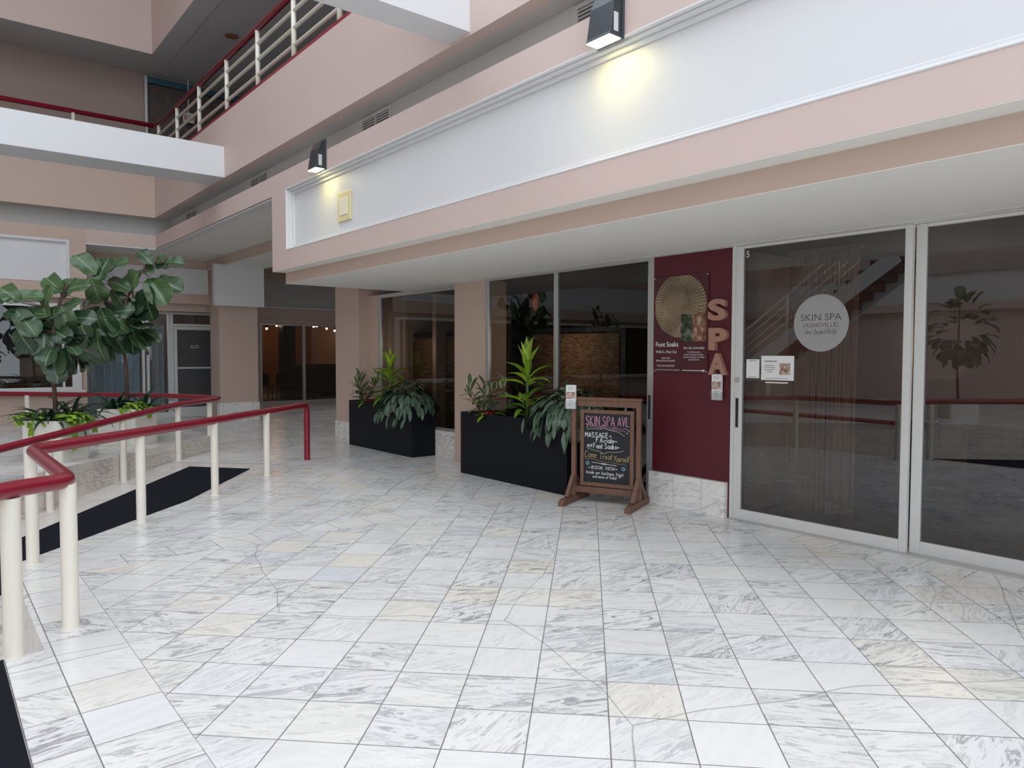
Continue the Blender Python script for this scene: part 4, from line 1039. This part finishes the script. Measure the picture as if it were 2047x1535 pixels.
q = MB(); hand(q, 'Come', .015*IW, .36*IH, .060, .0048, MBD, width=IW*.27, slant=.15); hand(q, 'Treat', .34*IW, .345*IH, .055, .0048, MBD, width=IW*.29, slant=.12); hand(q, 'Yourself!', .65*IW, .325*IH, .055, .0048, MBD, width=IW*.36, slant=.15)
curve(q, [(.02, .345), (.08, .335), (.2, .345), (.33, .315), (.5, .305), (.6, .31), (.75, .285), (.85, .30), (.93, .27)], .0028)
q.build('gold_lettering', CG, brd)
q = MB()
for cx_, cy_ in ((.08, .275), (.86, .225)):
    for k in range(8):
        a = k*math.pi/4; r0, r1 = .018, .052
        curve(q, [(cx_+math.cos(a-.25)*r0, cy_+math.sin(a-.25)*r0*.7), (cx_+math.cos(a)*r1, cy_+math.sin(a)*r1*.7), (cx_+math.cos(a+.25)*r0, cy_+math.sin(a+.25)*r0*.7)], .004)
    curve(q, [(cx_+math.cos(k*.7)*.03, cy_+math.sin(k*.7)*.021) for k in range(10)], .003)
    q.build('blue_star', CB, brd); q = MB()
# brochures
PHOTO, nt, b = nmat('printed_photo'); g = G(nt)
nt.links.new(g.ramp(g.noise(g.objco(), 26, 4, .7), [(.3, (.05, .05, .045)), (.45, (.30, .17, .10)), (.55, (.55, .45, .38)), (.7, (.75, .74, .72))]), b.inputs['Base Color'])
INK = plain('grey_ink', (.30, .28, .28), .7)
def brochure_holder(loc, rz, tilt, label):
    t = thing('brochure_holder', label, 'brochure holder', loc, rz)
    q = MB(); q.box(-.058, .058, .024, .028, 0, .235); q.box(-.058, .058, -.022, -.018, 0, .075); q.box(-.058, -.054, -.018, .024, 0, .075); q.box(.054, .058, -.018, .024, 0, .075); q.box(-.054, .054, -.018, .024, 0, .003)
    q.build('holder', ACRYL, t)
    for k in range(3):
        m_ = MB(); y = .014-k*.009; x = (-.004, .004, 0)[k]
        m_.box(x-.05, x+.05, y, y+.004, .004, .232-k*.003); br = m_.build('brochure', PAPER, t)
    q = MB(); q.box(-.05, .05, -.0055, -.004, .10, .165); q.build('photo', PHOTO, br)
    q = MB()
    for zz, wd in ((.205, .06), (.19, .05), (.08, .06), (.065, .03), (.045, .05), (.03, .04)): q.box(-wd/2, wd/2, -.0052, -.004, zz, zz+.004)
    q.build('print', INK, br)
    return t
o_ = Vector((*SIGN, 0))+SA*-.345
bl_ = brochure_holder((o_.x-.045, o_.y-.02, .895), srot, 0, 'clear brochure holder clipped to the left corner of the chalkboard sign')
brochure_holder((5.389, 3.795, 1.02), R(-90), 0, 'clear brochure holder fixed under the letter A on the maroon wall')

# ---- SPA letters
for ch, yc, zc in (('S', 3.797, 1.812), ('P', 3.787, 1.557), ('A', 3.789, 1.338)):
    q = MB(); vs, fs = text_mesh(ch, .275, bold=.0125, extrude=.022, align='CENTER')
    x0 = min(v.x for v in vs); x1 = max(v.x for v in vs); y0 = min(v.y for v in vs); y1 = max(v.y for v in vs)
    W_, H_ = .185, (.188 if ch != 'P' else .195)
    Mx = Matrix(((0, 0, -1, XW-.0225), (-1, 0, 0, yc), (0, 1, 0, zc), (0, 0, 0, 1)))
    vs = [Mx @ Vector(((v.x-(x0+x1)/2)*W_/(x1-x0), (v.y-(y0+y1)/2)*H_/(y1-y0), v.z)) for v in vs]
    q.add(vs, fs); o = q.build('wall_letter', COPPER); tag(o, 'rose gold wall letter %s on the maroon wall' % ch, 'letter')
    m_ = Vector((0, 0, 0))

# ---- poster
t = thing('poster', 'maroon foot soaks poster with round woven pattern on the maroon wall', 'poster', (XW-.005, 4.213, 1.70))
# local: x out of the wall is -x, y left is +y ; size .615 x .90
PM = plain('poster_maroon', (.070, .013, .018), .4, var=.05)
PW, PH = .612, .895
q = MB(); q.box(-.006, 0, -PW/2, PW/2, -PH/2, PH/2); pbd = q.build('poster_board', PM, t, bevel=.001)
WV, nt, b = nmat('woven_gold'); g = G(nt)
s_ = g.sep(g.objco()); yy = g.m('SUBTRACT', s_[1], .03); zz = g.m('SUBTRACT', s_[2], .165)
rad_ = g.m('SQRT', g.m('ADD', g.m('MULTIPLY', yy, yy), g.m('MULTIPLY', zz, zz))); an_ = g.m('ARCTAN2', zz, yy)
rg = g.m('MULTIPLY', rad_, 62.0); ring = g.m('FLOOR', rg)
cellf = g.m('MULTIPLY', g.m('ADD', an_, g.m('MULTIPLY', ring, .37)), g.m('MULTIPLY_ADD', ring, .8, 16.0))
fr_ = g.m('MULTIPLY', g.m('SINE', g.m('MULTIPLY', g.m('FRACT', rg), 3.1416)), g.m('ABSOLUTE', g.m('SINE', cellf)))
big = g.noise(g.objco(), 4.5, 3)
nt.links.new(g.mix(g.m('MULTIPLY', fr_, g.m('MULTIPLY_ADD', big, 1.7, -.1)), (.014, .008, .005, 1), (.70, .52, .32, 1)), b.inputs['Base Color'])
b.inputs['Roughness'].default_value = .4
q = MB(); n = 64; pts2 = []
for k in range(n):
    a = 2*math.pi*k/n; y = .0+.292*math.cos(a); z = .17+.292*math.sin(a)
    pts2.append((-.0062, max(-.300, min(.292, y+.005)), max(-.12, min(.442, z))))
q.loop3(pts2, [(-.0075, a, b_) for _, a, b_ in pts2]); q.build('woven_disc', WV, pbd)
PH2, nt, b = nmat('interior_photo'); g = G(nt)
c_ = g.sep(g.objco()); nz = g.noise(g.objco(), 16, 5, .7)
grn = g.ramp(nz, [(.38, (.008, .014, .006)), (.5, (.04, .065, .025)), (.62, (.22, .24, .20)), (.7, (.45, .48, .5))]); brn = g.ramp(nz, [(.35, (.03, .02, .015)), (.55, (.30, .14, .07)), (.7, (.55, .56, .58))])
nt.links.new(g.mix(g.m('GREATER_THAN', g.m('ADD', c_[1], g.m('MULTIPLY', nz, .1)), -.09), brn, grn), b.inputs['Base Color'])
q = MB(); q.box(-.009, -.0062, -.285, -.01, -.16, .09); q.build('inset_photo', PH2, pbd)
q = MB()
MP = lambda y, z: Matrix(((0, 0, -1, -.0066), (-1, 0, 0, y), (0, 1, 0, z), (0, 0, 0, 1)))
def ptext(s, y, z, size, wd=None, al='LEFT', bold=0):
    vs, fs = text_mesh(s, size, align=al, bold=bold)
    if wd: 
        k_ = wd/(max(v.x for v in vs)-min(v.x for v in vs)); vs = [Vector((v.x*k_, v.y, v.z)) for v in vs]
    M_ = MP(y, z); qq = MB(); qq.add([M_ @ v for v in vs], fs); qq.build('poster_lettering', PAPER, pbd)
ptext('Foot Soaks', .285, -.205, .062, .262, bold=.0006); ptext('Walk In...Float Out', .28, -.265, .036, .245)
ptext('VISIT OUR', .165, -.320, .022, .10, 'CENTER'); ptext('RELAXATION LOUNGE', .165, -.345, .022, .215, 'CENTER'); ptext('WALK-INS WELCOME', .165, -.392, .022, .205, 'CENTER')
ptext('Skin Spa {Asheville}', -.155, -.228, .028, .225, 'CENTER')
for i, l_ in enumerate(('Your Destination for', 'Facials, Massage Therapy,', 'Couples Packages, Foot Soaks', 'and Spa Parties')): ptext(l_, -.155, -.262-i*.023, .019, (.15, .21, .235, .12)[i], 'CENTER')
ptext('INSIDE THE HOTEL ATRIUM', .285, -.427, .014, .28)
q.box(-.0075, -.0062, -.25, -.03, -.426, -.420); q.add([(-.0075, -.25, -.435), (-.0075, -.25, -.411), (-.0075, -.285, -.423)], [(0, 1, 2)])
q.build('poster_arrow', PAPER, pbd)
q = MB()
for y in (-.295, .295):
    for z in (-.435, .435): q.disc((-.006, y, z), (-1, 0, 0), .007, .003, 12)
q.build('pin', ALU, t)

# ---- papers and logo on the door glass
xg = 5.4165
def sticker(y0, y1, z0, z1, name, label, cat, lines, extra=None):
    t = thing(name, label, cat, (xg, (y0+y1)/2, (z0+z1)/2)); a, b_ = abs(y1-y0)/2, (z1-z0)/2
    q = MB(); q.box(-.0015, 0, -a, a, -b_, b_); p_ = q.build('sheet', PAPER, t)
    q = MB()
    for (y, z, wl_, hh) in lines: q.box(-.0022, -.0015, y-wl_/2, y+wl_/2, z-hh/2, z+hh/2)
    if lines: q.build('print', INK, p_)
    if extra: q = MB(); q.box(-.0022, -.0015, *extra); q.build('photo', PHOTO, p_)
    return t
sticker(3.398, 3.52, 1.225, 1.383, 'window_notice', 'small white portrait notice near the door stile', 'notice', [(0, .066, .07, .006), (0, -.068, .07, .005)])
sticker(3.088, 3.380, 1.212, 1.412, 'window_notice', 'larger white landscape notice with a small photo on the door glass', 'notice', [(.06, .055, .11, .010)]+[(.07, .02-.017*k, (.09, .10, .10, .05)[k], .006) for k in range(4)]+[(0, -.085, .2, .004)], (-.115, -.02, -.055, .04))
sticker(3.14, 3.34, 1.188, 1.198, 'paper_strip', 'thin white paper strip just under the landscape notice', 'paper strip', [])
FR, nt, b = nmat('frosted_vinyl'); b.inputs['Base Color'].default_value = (.34, .335, .325, 1); b.inputs['Roughness'].default_value = .7
t = thing('door_logo', 'round frosted spa logo on the sliding door glass', 'window decal', (xg, 2.873, 1.668))
q = MB(); q.disc((0, 0, 0), (-1, 0, 0), .222, .0012, 64); dc = q.build('disc', FR, t)
DK = plain('dark_cutout', (.06, .058, .055), .4)
q = MB(); ML = Matrix(((0, 0, -1, -.0016), (-1, 0, 0, 0), (0, 1, 0, 0), (0, 0, 0, 1)))
def ltext(s, z, size, wd, bold=-.0006):
    vs, fs = text_mesh(s, size, align='CENTER', bold=bold); k_ = wd/(max(v.x for v in vs)-min(v.x for v in vs)); mx = (max(v.x for v in vs)+min(v.x for v in vs))/2
    q.add([ML @ Vector(((v.x-mx)*k_, v.y+z, 0)) for v in vs], fs)
ltext('SKIN SPA', .02, .075, .33); ltext('{ASHEVILLE}', -.032, .048, .29)
hand(q, 'live beautifully', -.13, -.085, .042, .0028, ML, slant=.35, width=.26)
q.build('logo_lettering', DK, dc)
q = MB(); put_text(q, '5', .075, Matrix(((0, 0, -1, xg-.001), (-1, 0, 0, 3.54), (0, 1, 0, 2.24), (0, 0, 0, 1))), bold=.001); o = q.build('door_number', plain('pale_gold', (.6, .55, .42), .4)); tag(o, 'small gold number 5 at the top corner of the sliding door', 'number')

# ---- inside the spa
REED, nt, b = nmat('woven_reed'); g = G(nt)
c_ = g.sep(g.objco()); sl_ = g.m('FRACT', g.m('MULTIPLY', c_[2], 62.0))
nz = g.noise(g.comb(g.m('MULTIPLY', c_[0], 9.0), g.m('MULTIPLY', c_[1], 9.0), g.m('MULTIPLY', g.m('FLOOR', g.m('MULTIPLY', c_[2], 62.0)), 3.7)), 1.5, 3, .6)
col = g.ramp(nz, [(.3, (.06, .028, .012)), (.5, (.24, .13, .06)), (.75, (.42, .27, .14))])
nt.links.new(g.mix(g.m('LESS_THAN', sl_, .18), col, (.02, .012, .008, 1)), b.inputs['Base Color']); b.inputs['Roughness'].default_value = .7
def reed_screen(y0, y1, z1, x, label):
    t = thing('reed_screen', label, 'screen', (x, (y0+y1)/2, .012)); a = (y1-y0)/2
    q = MB(); q.box(-.02, .02, -a, -a+.09, 0, z1+.12); q.box(-.02, .02, a-.09, a, 0, z1+.12); q.box(-.02, .02, -a+.09, a-.09, z1+.06, z1+.12); q.build('screen_frame', NAVY, t)
    q = MB(); q.box(-.03, -.021, -a+.09, a-.02, .05, z1+.04); q.build('reed_panel', REED, t)
reed_screen(5.62, 7.25, 1.62, 6.25, 'woven reed screen in a navy frame behind the middle spa window')
reed_screen(8.90, 10.60, 1.62, 6.30, 'woven reed screen in a navy frame behind the far spa window')
t = thing('pendant_lamp', 'copper pendant lamp hanging inside the middle spa window', 'pendant lamp', (6.5, 7.50, ZS-.02))
q = MB(); q.tube([(0, 0, 0), (0, 0, -.03)], .03, 10); q.tube([(0, 0, 0), (0, 0, -.10)], .004, 6); q.build('cord', BLACK, t)
q = MB(); q.tube([(0, 0, -.08), (0, 0, -.12), (0, 0, -.20), (0, 0, -.27), (0, 0, -.31)], [.015, .045, .055, .035, .012], 16); q.build('lamp_shade', emit('copper_glow', (.55, .13, .05), .25), t, True)
rd_ = MB(); rd_.box(7.52, 7.60, 4.2, 5.9, .012, ZS-.02); o = rd_.build('wall_shop_red', MAROON); tag(o, 'maroon wall section inside the spa', kind='structure')
rnd = random.Random(12)
t = thing('dried_grass', 'dried straw coloured grass behind the middle window, beside the maroon wall', 'plant', (5.85, 4.78, .012))
q = MB()
for i in range(140):
    a = rnd.uniform(0, 6.28); r_ = rnd.uniform(0, .10); h_ = rnd.uniform(.75, 1.22)
    q.tube([(0, 0, 0), (math.cos(a)*r_*.4, math.sin(a)*r_*.4, h_*.6), (math.cos(a)*r_*1.6, math.sin(a)*r_*1.6, h_)], [.003, .002, .004], 4, False)
q.build('stalks', STRAW, t)
q = MB(); q.tube([(0, 0, 0), (0, 0, .35)], [.10, .13], 20); q.build('vase', NAVY, t, True)
# bead curtain behind the sliding door
BEAD = plain('bamboo_bead', (.62, .43, .24), .6, var=.35, scale=30)
q = MB(); n = 62
for i in range(n):
    y = 2.86+(3.47-2.86)*i/(n-1)+rnd.uniform(-.004, .004); x = 6.0+rnd.uniform(-.02, .02); sw = rnd.uniform(-.03, .03)
    q.tube([(x, y, 2.30), (x, y+sw*.4, 1.3), (x, y+sw, .7), (x, y+sw*.8, rnd.uniform(.05, .12))], .0058, 5, False)
q.box(5.98, 6.02, 2.84, 3.50, 2.30, 2.334)
o = q.build('bead_curtain', BEAD); tag(o, 'brown bamboo bead curtain hanging behind the sliding door', 'curtain', kind='stuff')
q = MB(); q.box(6.75, 6.80, 2.75, 3.66, .012, 2.33); o = q.build('wall_shop_screen', INTD); tag(o, 'dark partition behind the bead curtain', kind='structure')
# desk and chairs behind the right hand door
t = thing('reception_desk', 'dark reception desk inside the spa behind the right hand door', 'desk', (7.6, 2.15, .012))
q = MB(); q.box(-.35, .35, -.95, .35, .68, .72); q.build('desk_top', BLACK, t); q = MB(); q.box(-.30, .30, -.92, -.86, 0, .68); q.box(-.30, .30, .26, .32, 0, .68); q.box(-.34, -.30, -.86, .26, .15, .68); q.build('desk_panel', NAVY, t)
for yy_, lb in ((2.62, 'black office chair left of the reception desk'), (1.25, 'black office chair right of the reception desk')):
    t = thing('office_chair', lb, 'chair', (6.75, yy_, .012))
    q = MB(); q.box(-.22, .22, -.23, .23, .40, .47); q.build('seat', BLACK, t, bevel=.02)
    q = MB(); q.box(-.24, -.18, -.20, .20, .52, .86); q.build('backrest', BLACK, t, bevel=.02)
    q = MB(); q.tube([(0, 0, .05), (0, 0, .40)], .025, 10); q.build('column', ALU, t, True)
    for k in range(5):
        a = k*1.2566; q = MB(); q.tube([(0, 0, .07), (math.cos(a)*.26, math.sin(a)*.26, .035)], .018, 8); q.build('leg', BLACK, t)

# ---- left shops: curtains and window display
CUR = plain('sheer_blue_curtain', (.34, .43, .48), .9, var=.05, scale=2)
CUR2 = plain('pale_curtain', (.33, .35, .37), .9, var=.05, scale=2)
def curtain(x0, x1, y, z0, z1, label, mat, waves=9, amp=.03):
    q = MB(); n = waves*8
    f_ = [(x0+(x1-x0)*i/n, y+amp*math.sin(i/n*waves*2*math.pi)+.008*math.sin(i*1.7)) for i in range(n+1)]
    q.add([(x, yy, z) for z in (z0, z1) for x, yy in f_], [(i, i+1, n+2+i, n+1+i) for i in range(n)])
    q.add([(x, yy+.004, z) for z in (z0, z1) for x, yy in f_], [(i+1, i, n+1+i, n+2+i) for i in range(n)])
    o = q.build('curtain', mat, smooth=True); tag(o, label, 'curtain', kind=None); return o
curtain(2.42, 3.70, 17.55, .0, 2.15, 'sheer blue grey curtain in the wide shop window behind the fig trees', CUR, 10)
curtain(3.84, 4.20, 17.55, .0, 2.04, 'pale grey curtain in the narrow window beside the grey door', CUR2, 4)
for x0, x1, lb in ((-.2, .75, 'pale curtain panel at the left edge of the left shop window'),):
    curtain(x0, x1, 16.2, .9, 2.2, lb, CUR2, 7)
curtain(1.15, 1.42, 16.2, .9, 2.2, 'gathered pale curtain in the left shop window behind the fig', CUR2, 4)
DISH = plain('white_ceramic', (.7, .7, .68), .25)
t = thing('display_shelf', 'low white shelf inside the left shop window', 'shelf', (.9, 15.85, .74)); q = MB(); q.box(-2, 1.2, -.12, .2, 0, .03); q.build('shelf_board', PAPER, t)
def pot_plant(x, s, label, rect=False):
    t = thing('potted_plant', label, 'potted plant', (x, 15.85, .77)); rn = random.Random(int(x*100))
    q = MB()
    if rect: q.box(-.13, .13, -.07, .07, 0, .17); q.build('basket', BRNW, t)
    else: q.tube([(0, 0, 0), (0, 0, .10)], [.06, .085], 16); q.build('pot', DISH, t, True)
    fo = MB(); rosette(fo, (0, 0, .14 if rect else .1), 16, .15*s, .02, P_STRAP, 1.3, .3, rn, 1.4, .2, (0, 1), spread=.03); fo.build('foliage', LV_STRAP, t, True)
pot_plant(1.32, 1.0, 'small plant in a brown basket in the left shop window', True)
pot_plant(1.62, .6, 'white bowl with small plant in the left shop window')
pot_plant(1.98, 1.0, 'white pot with spiky plant at the right end of the left shop window')
pot_plant(1.05, .8, 'white pot at the far left edge of the shop window')

# ---- lounge furniture and lights
t = thing('bar_counter', 'dark bar counter inside the lounge', 'counter', (10.1, 22.9, 0)); q = MB(); q.box(-.55, .9, -.3, .3, 0, 1.02); q.build('counter_body', NAVY, t); q = MB(); q.box(-.75, .9, -.36, .36, 1.02, 1.07); q.build('counter_top', BLACK, t)
for x, lb in ((8.1, 'dark lounge chair left of the dark column'), (8.75, 'dark lounge chair by the dark column'), (9.45, 'dark lounge chair before the bar counter')):
    t = thing('lounge_chair', lb, 'chair', (x, 22.0, 0)); q = MB(); q.box(-.2, .2, -.2, .2, .40, .46); q.build('seat', BRNW, t); q = MB(); q.box(-.2, .2, .16, .2, .46, .80); q.build('backrest', BLACK, t)
    for a in (-1, 1):
        for b_ in (-1, 1): q = MB(); q.box(a*.18-.015, a*.18+.015, b_*.18-.015, b_*.18+.015, 0, .40); q.build('leg', BLACK, t)
BULB = emit('warm_bulb', (1, .72, .5), 28)
for k, (px, py) in enumerate([(533, 657), (553, 651), (627, 653), (633, 652), (653, 657), (669, 661)]):
    p = atY(px, py, 23.0)
    t = thing('spotlight', 'small ceiling spotlight glowing in the dark lounge', 'spotlight', tuple(p), 0, 'spotlights in the lounge')
    q = MB(); q.tube([(0, 0, .03), (0, 0, .12)], .04, 10); q.tube([(0, 0, .12), (0, 0, 2.75-p.z)], .01, 6); q.build('lamp_housing', BLACK, t)
    q = MB(); q.tube([(0, -.0, .03), (0, 0, -.02), (0, 0, -.03)], [.032, .03, .01], 10); q.build('bulb', BULB, t, True)
pl = bpy.data.lights.new('lounge_glow', 'POINT'); pl.energy = 26; pl.color = (1, .55, .3); pl.shadow_soft_size = .1
po = bpy.data.objects.new('lounge_glow', pl); COL.objects.link(po); po.location = (9.2, 23.9, 2.5)
for xx, yy, e in ((5.85, 6.4, 7), (6.7, 2.5, 16), (5.85, 9.6, 4)):  # unseen fill lights added so the spa interior shows through the glass
    pl = bpy.data.lights.new('room_fill', 'POINT'); pl.energy = e; pl.color = (1, .78, .6); pl.shadow_soft_size = .3
    po = bpy.data.objects.new('room_fill', pl); COL.objects.link(po); po.location = (xx, yy, 1.5)

# ---- staircase across the court (seen mirrored in the door glass)
t = thing('staircase', 'staircase with white tubular railing across the court, mirrored in the spa door', 'staircase', (-4.6, 8.9, 0))
STEPR = plain('dark_red_tread', (.09, .02, .022), .7)
q = MB(); zs = [.95+(3.6-.95)*k/14 for k in range(15)]; ys = [1.3-3.6*k/14 for k in range(15)]
for k in range(14): q.box(-1.3, 0, ys[k+1], ys[k]+.02, zs[k]-.02, zs[k]+.17)
q.build('steps', STEPR, t)
q = MB(); q.bar((.0, 1.5, .80), (.0, -2.3, 3.45), .06, .30); q.bar((-1.3, 1.5, .80), (-1.3, -2.3, 3.45), .06, .30); q.build('stringer', WHITE, t)
q = MB(); q.box(-1.6, .05, 1.3, 3.2, .78, .95); q.build('landing', WHITE, t)
for r_ in (.35, .55, .75, .95):
    q = MB(); q.tube([(.0, 3.2, .95+r_), (.0, 1.3, .95+r_), (.0, -2.3, 3.6+r_)], .028 if r_ > .9 else .018, 8); q.build('bar', POSTW, t, True)
for yy, zz in ((3.1, .95), (2.2, .95), (1.3, .95), (.1, 1.83), (-1.1, 2.72), (-2.2, 3.52)):
    q = MB(); q.tube([(0, yy, zz), (0, yy, zz+.95)], .025, 8); q.build('post', POSTW, t, True)
q = MB(); q.box(-1.5, -1.3, 1.4, 1.6, -.0, .78); q.box(-.2, 0, 3.0, 3.2, 0, .78); q.build('pier', WHITE, t)
